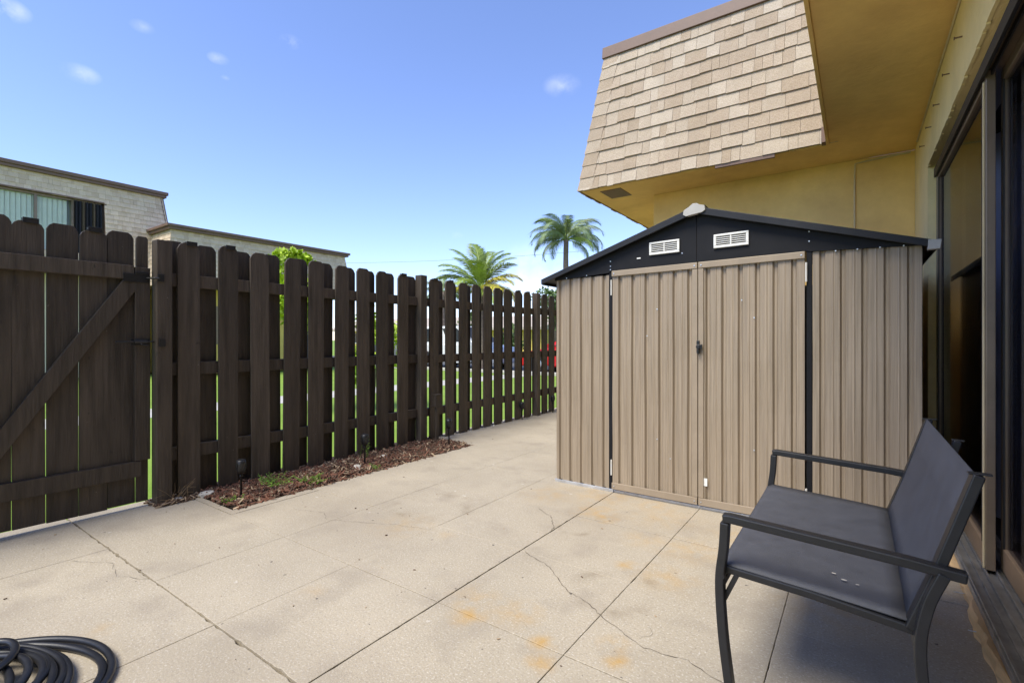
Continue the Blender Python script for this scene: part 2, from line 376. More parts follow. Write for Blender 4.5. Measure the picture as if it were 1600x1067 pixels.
# ============================================================ planting bed
bed = MB(); nx, ny = 8, 34; vs = []
for j in range(ny+1):
    for i in range(nx+1):
        x = -4.0+(BX1+4.0)*i/nx; y = BY0+(BY1-BY0)*j/ny
        e = min(1, (nx-i)/2, min(j, ny-j)/2)
        vs.append((x, y, -.025+.035*e+rnd.uniform(-.008, .008)*e))
bed.add(vs, [(j*(nx+1)+i, j*(nx+1)+i+1, (j+1)*(nx+1)+i+1, (j+1)*(nx+1)+i) for j in range(ny) for i in range(nx)])
bed_o = struct(bed.build('planting_bed', 'soil', smooth=True))
def chips(n, x0, x1, y0, y1, zf, big=1.0, mulch=True):
    m = MB()
    for k in range(n):
        x, y = rnd.uniform(x0, x1), rnd.uniform(y0, y1); l = rnd.uniform(.010, .042)*big; w = rnd.uniform(.003, .008)*big; h = rnd.uniform(.002, .005)
        M = Matrix.Translation((x, y, zf(x, y)+rnd.uniform(0, .012))) @ Matrix.Rotation(rnd.uniform(0, 6.28), 4, 'Z') @ Matrix.Rotation(rnd.gauss(0, .35), 4, 'Y') @ Matrix.Rotation(rnd.gauss(0, .4), 4, 'X')
        p = [M @ Vector(q) for q in [(-l, -w, -h), (l, -w*.6, -h), (l, w*.6, -h), (-l, w, -h), (-l, -w, h), (l, -w*.6, h), (l, w*.6, h), (-l, w, h)]]
        far = (y-BY0)/(BY1-BY0); t = rnd.random()
        mi = (0 if t < .62-.35*far else 1 if t < .88 else 2)
        m.hexa(p, mi)
    return m
mu = chips(5200, -3.93, BX1+.012, BY0+.01, BY1-.01, lambda x, y: .006 if min(x+3.95, BX1-x) > .06 else -.006).build('bark_mulch', ['mulch_red', 'mulch_brown', 'mulch_tan'])
mu['kind'] = 'stuff'; mu['label'] = 'loose reddish bark mulch filling the bed along the fence'
deb = chips(420, -3.93, -3.74, 1.28, 1.56, lambda x, y: .004, .8)
for k in range(500):
    pass
do = deb.build('leaf_litter', ['mulch_brown', 'mulch_tan', 'mulch_tan']); do['kind'] = 'stuff'; do['label'] = 'dry leaf litter at the foot of the gate post'
gv = MB()
for k in range(620):
    y = rnd.uniform(1.3, 8.5); x = -3.89+rnd.gauss(0, .035); r = rnd.uniform(.004, .018)
    if x > -3.80: continue
    p = [Vector((x+r*a*rnd.uniform(.6, 1.2), y+r*b*rnd.uniform(.6, 1.4), .002+r*.7*c*rnd.uniform(.6, 1))) for a, b, c in [(-1, -1, -.3), (1, -1, -.3), (1, 1, -.3), (-1, 1, -.3), (-.6, -.6, 1), (.6, -.6, 1), (.6, .6, 1), (-.6, .6, 1)]]
    gv.hexa(p)
go = gv.build('gravel', 'stone_pale'); go['kind'] = 'stuff'; go['label'] = 'pale gravel crumbs along the bottom of the fence'
def stone(x, y, r, z, lab):
    bm = bmesh.new(); bmesh.ops.create_icosphere(bm, subdivisions=2, radius=r)
    for v in bm.verts: v.co = Vector((v.co.x*1.3, v.co.y, v.co.z*.5))*(1+rnd.uniform(-.16, .16))
    me = bpy.data.meshes.new('stone'); bm.to_mesh(me); bm.free(); me.materials.append(MATS['stone_pale'])
    tag(link('stone', me, None, 0, (x, y, z), (0, 0, rnd.uniform(0, 6))), lab, 'stone')
stone(-3.80, 1.42, .028, .012, 'pale lump of rubble beside the foot of the gate post')
stone(-3.76, 1.58, .042, .012, 'flat pale stone at the corner of the mulch bed by the gate')
stone(-3.50, 2.66, .034, .014, 'pale stone lying in the mulch beside the second stake light')
stone(-3.42, 2.62, .018, .012, 'small white pebble in the mulch near the second stake light')
stone(-3.60, 3.03, .030, .018, 'tan stone lying in the mulch between two stake lights')
dbm = MB()
for k in range(80):
    x, y = rnd.uniform(-3.7, .2), rnd.uniform(.2, 4.5)
    if k % 3 == 0: x = -2.6+rnd.gauss(0, .8); y = 1.3+rnd.gauss(0, .5)
    if (x > -1.95 and y > 3.2) or (x < BX1 and BY0 < y < BY1): continue
    l = rnd.uniform(.0015, .0075); w = l*rnd.uniform(.25, .7); a = rnd.uniform(0, 6.28); c, sn = math.cos(a), math.sin(a); h = rnd.uniform(.0015, .004)
    dbm.hexa([(x+c*p-sn*q, y+sn*p+c*q, z) for z in (.0015, .0015+h) for p, q in ((-l, -w*.4), (l, -w), (l*.8, w), (-l, w*.6))], rnd.choice([0, 0, 1]))
dbo = dbm.build('debris', ['mulch_brown', 'mulch_tan']); dbo['kind'] = 'stuff'; dbo['label'] = 'tiny dark crumbs and twigs scattered over the concrete'
# weeds
def weed(x, y, h, n, lab, spread=.06, group=None):
    root = empty('weed', (x, y, .0)); st = MB(); lf = MB()
    for k in range(n):
        a = rnd.uniform(0, 6.28); hh = h*rnd.uniform(.5, 1); bx, by = rnd.uniform(-spread, spread)*.5, rnd.uniform(-spread, spread)*.5
        ex, ey = bx+math.cos(a)*spread*.7, by+math.sin(a)*spread*.7
        st.sweep([(bx, by, 0), ((bx+ex)/2, (by+ey)/2, hh*.6), (ex, ey, hh)], circ(.0013, 4), (1, .3, 0))
        for q in range(5):
            t = .3+.7*q/4; px, py, pz = bx+(ex-bx)*t, by+(ey-by)*t, hh*t
            b = rnd.uniform(0, 6.28); l = rnd.uniform(.014, .03)*(.6+h*2); w = l*.32
            d = Vector((math.cos(b), math.sin(b), rnd.uniform(-.1, .5))).normalized(); s_ = d.cross(Vector((0, 0, 1))).normalized()
            P = Vector((px, py, pz)); lf.add([P, P+d*l*.5+s_*w, P+d*l+Vector((0, 0, -.004)), P+d*l*.5-s_*w], [(0, 1, 2, 3)])
    st.build('stem', 'weed_leaf', root); lf.build('leaf_cluster', 'weed_leaf', root)
    return tag(root, lab, 'weed', group)
weed(-3.72, 2.90, .21, 5, 'tall bright green weed growing against the fence boards', .05)
weed(-3.44, 1.60, .05, 9, 'low leafy weed in the mulch at the bed corner by the first stake light', .07)
weed(-3.60, 1.98, .08, 30, 'spreading patch of green weed in the middle of the mulch', .16)
weed(-3.44, 2.16, .07, 24, 'creeping pale green weed near the concrete edge of the mulch', .15)
weed(-3.72, 2.05, .07, 5, 'small weed seedling beside the fence behind the green patch', .05)
weed(-3.34, 2.72, .05, 8, 'small weed spilling from the mulch onto the concrete', .07)
weed(-.235, 3.285, .05, 5, 'tiny green weed at the foot of the dark post of the shed', .02)
dr_ = empty('dry_weed', (-3.78, 1.40, 0)); dm = MB()
for k in range(26):
    a = rnd.uniform(0, 6.28); l = rnd.uniform(.05, .16)
    dm.sweep([(rnd.uniform(-.03, .03), rnd.uniform(-.09, .09), 0), (math.cos(a)*.03, math.sin(a)*.07, l*.6), (math.cos(a)*.05, math.sin(a)*.12, l*rnd.uniform(.4, 1))], circ(.001, 4), (1, .3, 0))
dm.build('stem', 'dry_stem', dr_); tag(dr_, 'dried brown weed stalks at the foot of the gate post', 'weed')

# ============================================================ FENCE and GATE
def board_mesh(name, w, h, t=.019, ear=.028):
    pts = [(-w/2, 0), (w/2, 0), (w/2, h-ear*1.3), (w/2-ear*.45, h-ear*.45), (w/2-ear*1.1, h), (-w/2+ear*1.1, h), (-w/2+ear*.45, h-ear*.45), (-w/2, h-ear*1.3)]
    m = MB(); m.prism(pts, lambda p: (t/2, p[0], p[1]), lambda p: (-t/2, p[0], p[1]))
    me = m.mesh(name, ['fence_paint']); return me
BM = [board_mesh('fence_board', .140, 1.77), board_mesh('fence_board', .138, 1.765), board_mesh('fence_board', .142, 1.76), board_mesh('fence_board', .14, 1.768, ear=.036)]
fence = empty('wooden_fence', (-3.86, 1.335, 0))
tag(fence, 'dark brown painted shadowbox fence with dog-eared boards along the patio', 'fence')
def place(name, me, parent, x, y, z, rx=0, rz=0, bevel=.002):
    return link(name, me, parent, bevel, (x-parent.location.x, y-parent.location.y, z-parent.location.z), (rx, 0, rz))
front = [1.50, 1.76, 2.005, 2.254, 2.48, 2.737, 2.98, 3.21, 3.468, 3.93, 4.186, 4.42, 4.66, 4.877, 5.106, 5.345, 5.565, 5.80, 6.27, 6.475]
front += [6.71+.24*k for k in range(9)]
CLIP = {1.50, 1.76, 3.468, 3.93, 4.186, 5.565, 5.80, 6.27, 6.475}
clip_m = MB(); clip_m.box(-.014, .016, -.032, .032, -.014, .0); clip_m.box(-.016, -.012, -.034, .034, -.034, .002); clip_m.box(.0125, .017, -.034, .034, -.026, .004)
clip_me = clip_m.mesh('top_clip', ['black_metal'])
def z_top(y): return 1.79-.008*(y-1) if y < 3 else 1.765
backs = [1.42] + [(a+b)/2 for a, b in zip(front[:-1], front[1:]) if b-a < .3] + [3.635, 3.80, 5.93, 6.14]
def fence_board(y, x, side):
    me = rnd.choice(BM); h = max(v.co.z for v in me.vertices); zt = z_top(y)+rnd.uniform(-.012, .012)
    zt = max(zt, h+.004); place('fence_board', me, fence, x+rnd.uniform(-.001, .001), y, zt-h, rnd.gauss(0, .006), rnd.gauss(0, .035))
    return zt
for y in front:
    zt = fence_board(y, -3.83, 1)
    if y in CLIP: place('top_clip', clip_me, fence, -3.826, y+.012, zt+.006, bevel=.001)
for y in backs: fence_board(y+.006+rnd.uniform(-.006, .006), -3.90, -1)
for z in (.27, .85, 1.47):
    for (a, b) in ((1.38, 3.70), (3.70, 6.05), (6.05, 8.8)):
        m = MB(); m.box(-.024, .024, 0, b-a-.004, 0, .088); m.build('rail', 'fence_paint', fence, bevel=.003, loc=(-3.8645+3.86, a+.002-1.335, z+rnd.uniform(-.006, .006)))
for y, h, xo in ((1.335, 1.765, .0), (3.735, 1.79, .012), (6.04, 1.775, .012), (8.45, 1.77, 0)):
    m = MB(); m.box(-.045, .045, -.045, .045, -.05, h); m.build('post', 'fence_paint', fence, bevel=.004, loc=(xo+(.035 if y < 2 else .02), y-1.335, 0))
m = MB(); m.sweep([(.058, .115, .40), (.060, .12, .42), (.058, .125, .455)], circ(.009, 6)); m.build('scuff', 'black_metal', fence) if False else None
# fence on the other side of the gate
fence2 = empty('wooden_fence', (-3.86, .36, 0)); tag(fence2, 'short dark fence run on the hinge side of the gate', 'fence')
for k in range(8): place('fence_board', BM[k % 4], fence2, -3.83 if k % 2 else -3.90, .22-.125*k, .012)
for z in (.27, .85, 1.47): m = MB(); m.box(-.024, .024, -1.1, -.05, z, z+.088); m.build('rail', 'fence_paint', fence2, bevel=.003)
m = MB(); m.box(-.045, .045, -.045, .045, -.05, 1.78); m.build('post', 'fence_paint', fence2, bevel=.004, loc=(.03, 0, 0))
# gate
gate = empty('wooden_gate', (-3.86, 1.28, 0)); tag(gate, 'dark brown wooden gate with diagonal brace, latch and dog-eared boards', 'gate')
gy = [.495, .698, .843, .987, 1.132, 1.247]
gb = [board_mesh('gate_board', .143, 1.765), board_mesh('gate_board', .138, 1.75), board_mesh('gate_board', .066, 1.755, ear=.012)]
for i, y in enumerate([.553, .698, .843, .987, 1.130]):
    me = gb[i % 2]; place('gate_board', me, gate, -3.888, y, .028+rnd.uniform(-.006, .004), rnd.gauss(0, .002))
    if i in (1, 3): place('top_clip', clip_me, gate, -3.884, y+.005, .028+1.765+.002, bevel=.001)
place('gate_board', gb[1], gate, -3.888, .42, .03); place('gate_board', gb[2], gate, -3.888, 1.240, .03)
def gpart(name, x0, x1, y0, y1, z0, z1): 
    m = MB(); m.box(x0+3.86, x1+3.86, y0-1.28, y1-1.28, z0, z1); return m.build(name, 'fence_paint', gate, bevel=.003)
gpart('frame_rail', -3.877, -3.842, .37, 1.186, 1.492, 1.582); gpart('frame_rail', -3.877, -3.842, .37, 1.225, .205, .305)
gpart('frame_stile', -3.8765, -3.841, 1.19, 1.274, .309, 1.575)
m = MB(); a = Vector((0, .44, .31)); b = Vector((0, 1.185, 1.49)); d = (b-a).normalized(); nn = Vector((0, -d.z, d.y))*.045
pts = [a-nn+d*.02, a+nn-d*.0, b+nn-d*.03, b-nn]
m.prism(pts, lambda p: (.017, p.y-1.28, p.z), lambda p: (-.0165, p.y-1.28, p.z)); m.build('brace', 'fence_paint', gate, bevel=.003)
# upper strap hinge-like latch bracket and slide bolt
br = MB(); br.box(.0195, .026, -.155, -.012, 1.475, 1.530); br.box(.0195, .030, -.09, -.02, 1.530, 1.545); br.box(.0855, .091, .012, .05, 1.485, 1.535); br.sweep([(.03, -.03, 1.505), (.088, .0, 1.505), (.094, .02, 1.505)], circ(.007, 6))
br.build('latch_bracket', 'black_metal', gate, bevel=.0015)
sb = MB(); sb.box(.0195, .026, -.115, -.015, 1.065, 1.105); sb.sweep([(.036, -.20, 1.087), (.036, .055, 1.087)], circ(.006, 8)); sb.sweep([(.034, -.10, 1.087), (.034, -.03, 1.087)], circ(.015, 10)); sb.sweep([(.036, -.07, 1.087), (.05, -.065, 1.07), (.05, -.03, 1.062)], circ(.004, 6)); sb.box(.0855, .097, .02, .055, 1.055, 1.105)
sb.build('slide_bolt', 'black_metal', gate, bevel=.001)

# ============================================================ stake lights, outlet box
def stake_light(x, y, h, lab):
    r = empty('stake_light', (x, y, -.01)); 
    MB().lathe((0, 0, 0), [(.0, -.05), (.0075, 0), (.0075, h-.12), (.013, h-.115), (.013, h-.10), (0, h-.10)], 8).build('stake', 'black_metal', r, smooth=True)
    body = MB(); body.lathe((0, 0, h-.10), [(0, 0), (.020, .004), (.030, .035), (.033, .075), (.031, .095), (.024, .100), (0, .102)], 14); bo = body.build('lantern', 'black_metal', r, smooth=True)
    MB().lathe((0, 0, h+.0035), [(0, .0), (.021, -.0005), (.021, -.003)], 12).build('solar_cell', 'hose', bo)
    for k in range(7):
        a = k*.9; rib = MB(); rib.sweep([(.0225*math.cos(a), .0225*math.sin(a), h-.09), (.0325*math.cos(a+.3), .0325*math.sin(a+.3), h-.06), (.0345*math.cos(a+.6), .0345*math.sin(a+.6), h-.025)], circ(.0022, 4)); rib.build('lattice_bar', 'galv' if k == 2 else 'black_metal', bo)
    tag(r, lab, 'garden light', 'solar stake lights along the fence')
stake_light(-3.51, 1.70, .275, 'black solar stake light at the mulch bed corner nearest the gate')
stake_light(-3.525, 2.76, .285, 'black solar stake light in the middle of the mulch bed beside the tall weed')
stake_light(-3.46, 3.77, .29, 'black solar stake light beside the outlet box post at the bed end')
stake_light(-3.78, 5.60, .25, 'black solar stake light on the concrete against the fence, first past the mulch bed end')
stake_light(-3.76, 6.40, .27, 'black solar stake light against the fence nearest the corrugated shed')
ob = empty('outlet_box', (-3.72, 3.86, 0)); b = MB(); b.box(-.025, .03, -.045, .04, .38, .50); b.box(.03, .036, -.05, .045, .375, .507); b.box(-.03, .045, -.052, .047, .507, .513); b.build('box_body', 'fence_paint', ob, bevel=.004)
b = MB(); b.box(-.014, .012, -.016, .014, -.03, .38); b.build('stake', 'fence_paint', ob, bevel=.002)
tag(ob, 'brown outdoor outlet box on a short stake beside the fence post', 'outlet box')

# ============================================================ SHED
SX0, SX1, SY, SD = -1.915, .275, 3.32, 1.82
def ztop(x, z): return z+.0145*(x-SX0)*(z/1.6)
shed = empty('metal_shed', ((SX0+SX1)/2, SY, 0)); tag(shed, 'tan corrugated metal shed with dark gable, two doors and white vents', 'shed')
SLOC = Vector(shed.location)
def sp(mb, name, mats, parent=None, **k):   # mesh in world coordinates -> part of the shed
    mb.v = [(x-SLOC.x, y-SLOC.y, ztop(x, z) if name != 'base_rail' else z) for x, y, z in mb.v]
    return mb.build(name, mats, parent or shed, **k)
def corrug(x0, x1, z0, z1, y, pitch, nrib, off=0.):
    m = MB(); prof = [(x0, 0)]
    for k in range(nrib):
        c = x0+off+pitch*(k+.5)
        prof += [(c-.017, 0), (c-.007, .017), (c+.006, .017), (c+.014, 0)]
        # fine stiffening crease in each pan
        if k < nrib-1:
            e = c+pitch*.5; prof += [(e-.006, 0), (e, -.0022), (e+.006, 0)]
    prof += [(x1, 0)]
    prof = [p for p in prof if x0 <= p[0] <= x1]
    nz = 5; vs = []
    for j in range(nz+1):
        z = z0+(z1-z0)*j/nz
        wob = [0, .0035, -.003, .004, -.0025, 0][j]
        vs += [(px, y+py+wob*math.sin(px*9+j), z) for px, py in prof]
    n = len(prof)
    m.add(vs, [(j*n+i, j*n+i+1, (j+1)*n+i+1, (j+1)*n+i) for j in range(nz) for i in range(n-1)])
    # return flange so the sheet has thickness at its ends
    m.add([(x0, y, z0), (x0, y+.02, z0), (x0, y+.02, z1), (x0, y, z1)], [(0, 1, 2, 3)]); m.add([(x1, y, z0), (x1, y+.02, z0), (x1, y+.02, z1), (x1, y, z1)], [(0, 1, 2, 3)])
    return m
sp(corrug(SX0, -1.478, .02, 1.565, SY, .0915, 5, -.01), 'wall_panel', 'shed_tan')
sp(corrug(-.212, SX1, .02, 1.585, SY, .0985, 5, .0), 'wall_panel', 'shed_tan')
# sides and back (plain sheets with ribs)
for x, s in ((SX0, 1), (SX1, -1)):
    m = MB(); 
    for k in range(19):
        y = SY+.02+k*.094; m.box(x-.001, x+.001, y, y+.093, .02, 1.57); m.box(x-.010*s-.001, x-.010*s+.001, y+.08, y+.092, .02, 1.57)
    m.box(x-.002, x+.002, SY+.002, SY+SD, .02, 1.569)
    sp(m, 'side_wall', 'shed_tan')
m = MB(); m.box(SX0, SX1, SY+SD-.002, SY+SD+.002, .02, 1.569); sp(m, 'back_wall', 'shed_tan')
m = MB(); m.box(-1.476, -1.449, SY-.006, SY+.02, .02, 1.60); sp(m, 'door_post', 'shed_black', bevel=.002)
m = MB(); m.box(-.242, -.214, SY-.006, SY+.02, .02, 1.60); sp(m, 'door_post', 'shed_black', bevel=.002)
m = MB(); m.box(SX0-.008, -1.44, SY-.012, SY+.0, -.0, .022); m.box(-1.44, -.24, SY-.004, SY+.012, 0, .018); m.box(-.24, SX1+.005, SY-.012, SY+.0, 0, .022); m.box(SX0-.008, SX0+.01, SY, SY+SD, 0, .02); m.box(SX1-.01, SX1+.008, SY, SY+SD, 0, .02)
sp(m, 'base_rail', 'galv', bevel=.002)
def door(x0, x1, inner):
    d = sp(corrug(x0+.004, x1-.004, .05, 1.565, SY-.016, .0965, 6, .012 if inner == 'r' else .008), 'door', 'shed_tan')
    def sub(mb, name, mm, **k):
        mb.v = [(x-SLOC.x, y-SLOC.y, ztop(x, z)) for x, y, z in mb.v]; return mb.build(name, mm, d, **k)
    m = MB(); m.box(x0+.002, x1-.002, SY-.030, SY-.0175, 1.548, 1.588); sub(m, 'door_rail', 'shed_rail', bevel=.003)
    m = MB(); m.box(x0+.002, x1-.002, SY-.030, SY-.0175, .028, .075); sub(m, 'door_rail', 'shed_rail', bevel=.003)
    e0, e1 = (x1-.035, x1-.001) if inner == 'r' else (x0+.001, x0+.035)
    m = MB(); m.box(e0, e1, SY-.0265, SY-.0172, .076, 1.547); sub(m, 'door_stile', 'shed_rail', bevel=.003)
    for (px, pz) in ((x0+.02, 1.568), (x1-.02, 1.568), (x0+.02, .052), (x1-.02, .052), (x0+.33, 1.30 if inner == 'r' else 1.22), (x0+.26, 1.12 if inner == 'r' else 1.33), (x0+.33, .42), (x0+.42, .30)):
        dy = -.030 if pz > 1.5 or pz < .1 else -.0165
        sc_ = MB(); sc_.sweep([(px, SY+dy+.001, pz), (px, SY+dy-.003, pz)], circ(.0045, 8), (0, 0, 1)); sub(sc_, 'screw', 'galv')
    hx = x0-.004 if inner == 'r' else x1+.004
    for hz in (1.47, .18):
        h = MB(); h.sweep([(hx, SY-.020, hz-.055), (hx, SY-.020, hz+.055)], circ(.0055, 8), (0, 1, 0)); sub(h, 'hinge', 'hinge_white')
    return d
dl = door(-1.447, -.848, 'r'); drr = door(-.846, -.246, 'l')
h = MB(); h.box(-.853, -.835, SY-.036, SY-.026, 1.005, 1.085); h.box(-.848, -.815, SY-.052, SY-.036, 1.03, 1.06); h.sweep([(-.838, SY-.03, 1.045), (-.838, SY-.062, 1.045)], circ(.013, 10), (0, 0, 1)); h.box(-.843, -.833, SY-.060, SY-.034, 1.0, 1.03)
sp(h, 'latch', 'black_metal', bevel=.002)
m = MB(); m.box(-.812, -.790, SY-.0185, SY-.0172, .155, .205); sp(m, 'sticker', 'white_plastic')
# gable, roof
RX, RZ = -.858, 1.935; EL, ER, EZ = -2.015, .325, 1.552
m = MB(); pts = [(SX0-.03, 1.575), (-1.46, 1.590), (-.85, 1.592), (-.23, 1.590), (SX1+.02, 1.575), (SX1+.01, EZ+.035), (RX, RZ-.02), (SX0-.01, EZ+.02)]
pts = [(SX0-.01, 1.545), (SX1+.01, 1.545), (SX1+.01, 1.60), (RX, RZ-.014), (SX0-.01, 1.60)]
pts_l = [(SX0-.01, 1.558), (-1.476, 1.578), (-1.448, 1.592), (RX-.001, 1.592), (RX-.001, RZ-.016), (SX0-.01, 1.592)]
pts_r = [(RX+.001, 1.592), (-.244, 1.592), (-.216, 1.585), (SX1+.01, 1.560), (SX1+.01, 1.592), (RX+.001, RZ-.016)]
for P in (pts_l, pts_r):
    m = MB(); m.prism(P, lambda p: (p[0], SY-.012, p[1]), lambda p: (p[0], SY-.0045, p[1])); sp(m, 'gable_panel', 'shed_black', bevel=.001)
for (px, pz) in ((-1.46, 1.66), (-1.46, 1.625), (-1.46, 1.60), (-.228, 1.70), (-.228, 1.645), (-.10, 1.575), (.0, 1.572), (.10, 1.57), (.2, 1.567), (-1.65, 1.575), (-1.82, 1.57), (-.95, 1.66)):
    sc_ = MB(); sc_.sweep([(px, SY-.0115, pz), (px, SY-.016, pz)], circ(.004, 8), (0, 0, 1)); sp(sc_, 'screw', 'galv')
m = MB(); m.box(-1.262, -1.235, SY-.0145, SY-.012, 1.655, 1.664); sp(m, 'sticker', 'white_plastic')
def vent(cx, cz, w, hh):
    fr = MB(); y0, y1 = SY-.026, SY-.012; x0, x1, z0, z1 = cx-w/2, cx+w/2, cz-hh/2, cz+hh/2; t = .013
    fr.box(x0, x1, y0, y1, z1-t, z1); fr.box(x0, x1, y0, y1, z0, z0+t); fr.box(x0, x0+t*1.2, y0, y1, z0+t, z1-t); fr.box(x1-t*1.2, x1, y0, y1, z0+t, z1-t); fr.box(cx-.004, cx+.004, y0+.001, y1, z0+t, z1-t)
    v = sp(fr, 'vent', 'white_plastic', bevel=.003)
    for k in range(5):
        z = z0+t+(hh-2*t)*(k+.5)/5; s_ = MB(); s_.hexa([(x0+.015, y0+.002, z-.0065), (x1-.015, y0+.002, z-.0065), (x1-.015, y0+.009, z-.0035), (x0+.015, y0+.009, z-.0035), (x0+.015, y0+.002, z-.0035), (x1-.015, y0+.002, z-.0035), (x1-.015, y0+.009, z-.0005), (x0+.015, y0+.009, z-.0005)])
        s_.v = [(x-SLOC.x, y-SLOC.y, ztop(x, zz)) for x, y, zz in s_.v]; s_.build('slat', 'white_plastic', v)
    bk = MB(); bk.box(x0+.01, x1-.01, SY-.0135, SY-.0125, z0+.008, z1-.008); bk.v = [(x-SLOC.x, y-SLOC.y, ztop(x, zz)) for x, y, zz in bk.v]; bk.build('vent_backing', 'gasket', v)
vent(-1.068, 1.712, .205, .086); vent(-.648, 1.708, .205, .086)
for (ex, s) in ((EL, -1), (ER, 1)):
    rp = MB(); a = (RX, RZ); b = (ex, EZ+.012); t = .012
    rp.hexa([(a[0], SY-.045, a[1]-t), (b[0], SY-.045, b[1]-t), (b[0], SY+SD+.05, b[1]-t), (a[0], SY+SD+.05, a[1]-t), (a[0], SY-.045, a[1]), (b[0], SY-.045, b[1]), (b[0], SY+SD+.05, b[1]), (a[0], SY+SD+.05, a[1])])
    for k in range(13):
        f0 = k/9; y = SY+.08+k*.14
        rp.hexa([(a[0], y, a[1]), (b[0], y, b[1]), (b[0], y+.03, b[1]), (a[0], y+.03, a[1]), (a[0], y+.006, a[1]+.012), (b[0], y+.006, b[1]+.012), (b[0], y+.024, b[1]+.012), (a[0], y+.024, a[1]+.012)])
    sp(rp, 'roof_panel', 'shed_roof')
    tm = MB(); tm.hexa([(a[0], SY-.062, a[1]-.038), (b[0]+s*.006, SY-.062, b[1]-.030), (b[0]+s*.006, SY-.046, b[1]-.030), (a[0], SY-.046, a[1]-.038), (a[0], SY-.062, a[1]+.008), (b[0]+s*.006, SY-.062, b[1]+.008), (b[0]+s*.006, SY-.046, b[1]+.008), (a[0], SY-.046, a[1]+.008)])
    sp(tm, 'roof_trim', 'shed_roof', bevel=.003)
    ev = MB(); ev.box(min(b[0], b[0]+s*.008), max(b[0], b[0]+s*.008), SY-.045, SY+SD+.05, b[1]-.034, b[1]+.006); sp(ev, 'eave_trim', 'shed_roof', bevel=.003)
rc = MB(); P = [(RX-.075, RZ-.052), (RX-.062, RZ-.070), (RX+.062, RZ-.062), (RX+.078, RZ-.045), (RX+.075, RZ+.002), (RX+.03, RZ+.014), (RX+.012, RZ+.030), (RX-.012, RZ+.030), (RX-.03, RZ+.012), (RX-.075, RZ-.010)]
P = [(RX-.070, RZ-.040), (RX-.052, RZ-.052), (RX+.050, RZ-.040), (RX+.068, RZ-.028), (RX+.064, RZ+.000), (RX+.034, RZ+.010), (RX+.014, RZ+.023), (RX-.010, RZ+.023), (RX-.032, RZ+.006), (RX-.066, RZ-.012)]
rc.prism(P, lambda p: (p[0], SY-.074, p[1]), lambda p: (p[0], SY-.040, p[1])); sp(rc, 'ridge_cap', 'cap_grey', bevel=.0015)
m = MB(); m.box(RX-.06, RX+.06, SY-.039, SY+SD+.05, RZ+.001, RZ+.012); sp(m, 'ridge_strip', 'shed_roof', bevel=.003)
cc = MB(); cc.hexa([(ER-.032, SY-.070, EZ-.024), (ER+.016, SY-.070, EZ-.024), (ER+.016, SY-.03, EZ-.024), (ER-.032, SY-.03, EZ-.024), (ER-.030, SY-.070, EZ+.026), (ER+.022, SY-.070, EZ+.022), (ER+.022, SY-.03, EZ+.022), (ER-.030, SY-.03, EZ+.026)]); sp(cc, 'corner_cap', 'cap_grey', bevel=.002)

# ============================================================ TOWNHOUSE (right)
WX, WY, ZS = .41, 5.50, 2.75
house = empty('townhouse', (WX, WY, 0)); tag(house, 'ochre stucco townhouse with shingled mansard roof and sliding glass door', 'house'); HL = Vector(house.location)
def hp(mb, name, mats, parent=None, **k):
    mb.v = [tuple(Vector(v)-HL) for v in mb.v]; return mb.build(name, mats, parent or house, **k)
OY0, OY1, OZ = .2, 4.55, 2.33     # door opening
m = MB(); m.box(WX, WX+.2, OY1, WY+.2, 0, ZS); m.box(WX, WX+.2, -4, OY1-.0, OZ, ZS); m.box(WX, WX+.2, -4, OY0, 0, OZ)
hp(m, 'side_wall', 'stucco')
m = MB(); m.box(-1.90, WX-.001, WY, WY+.2, 0, ZS); hp(m, 'rear_wall', 'stucco_fine')
m = MB(); m.box(-1.90, -1.70, WY+.2, 12, 0, ZS); hp(m, 'far_side_wall', 'stucco_fine')
# soffit (L-shaped)
MX0, MY, MT, MH = -2.537, 4.90, .222, 1.53
EX = -.192
m = MB(); m.box(MX0+.02, EX, MY+.02, WY-.001, ZS, ZS+.02); m.box(EX+.0, WX+.2, -4, WY-.001, ZS, ZS+.02); m.box(MX0+.02, -1.9, WY-.001, 12, ZS, ZS+.02)
hp(m, 'soffit', 'stucco_fine')
m = MB(); m.box(-2.34, -2.10, 5.02, 5.34, ZS-.006, ZS-.001); hp(m, 'soffit_vent', 'brown_trim')
m = MB(); m.box(EX-.022, EX-.001, -4, MY-.02, ZS-.012, ZS+.11); hp(m, 'fascia', 'stucco_fine', bevel=.003)
m = MB(); m.box(-1.10, -.60, MY-.012, MY+.016, ZS-.03, ZS-.001); hp(m, 'drip_strip', 'brown_trim')
m = MB(); m.box(EX-.055, EX-.024, MY-.06, MY+.03, ZS-.002, ZS+.13); hp(m, 'roof_end_cap', 'brown_trim', bevel=.003)
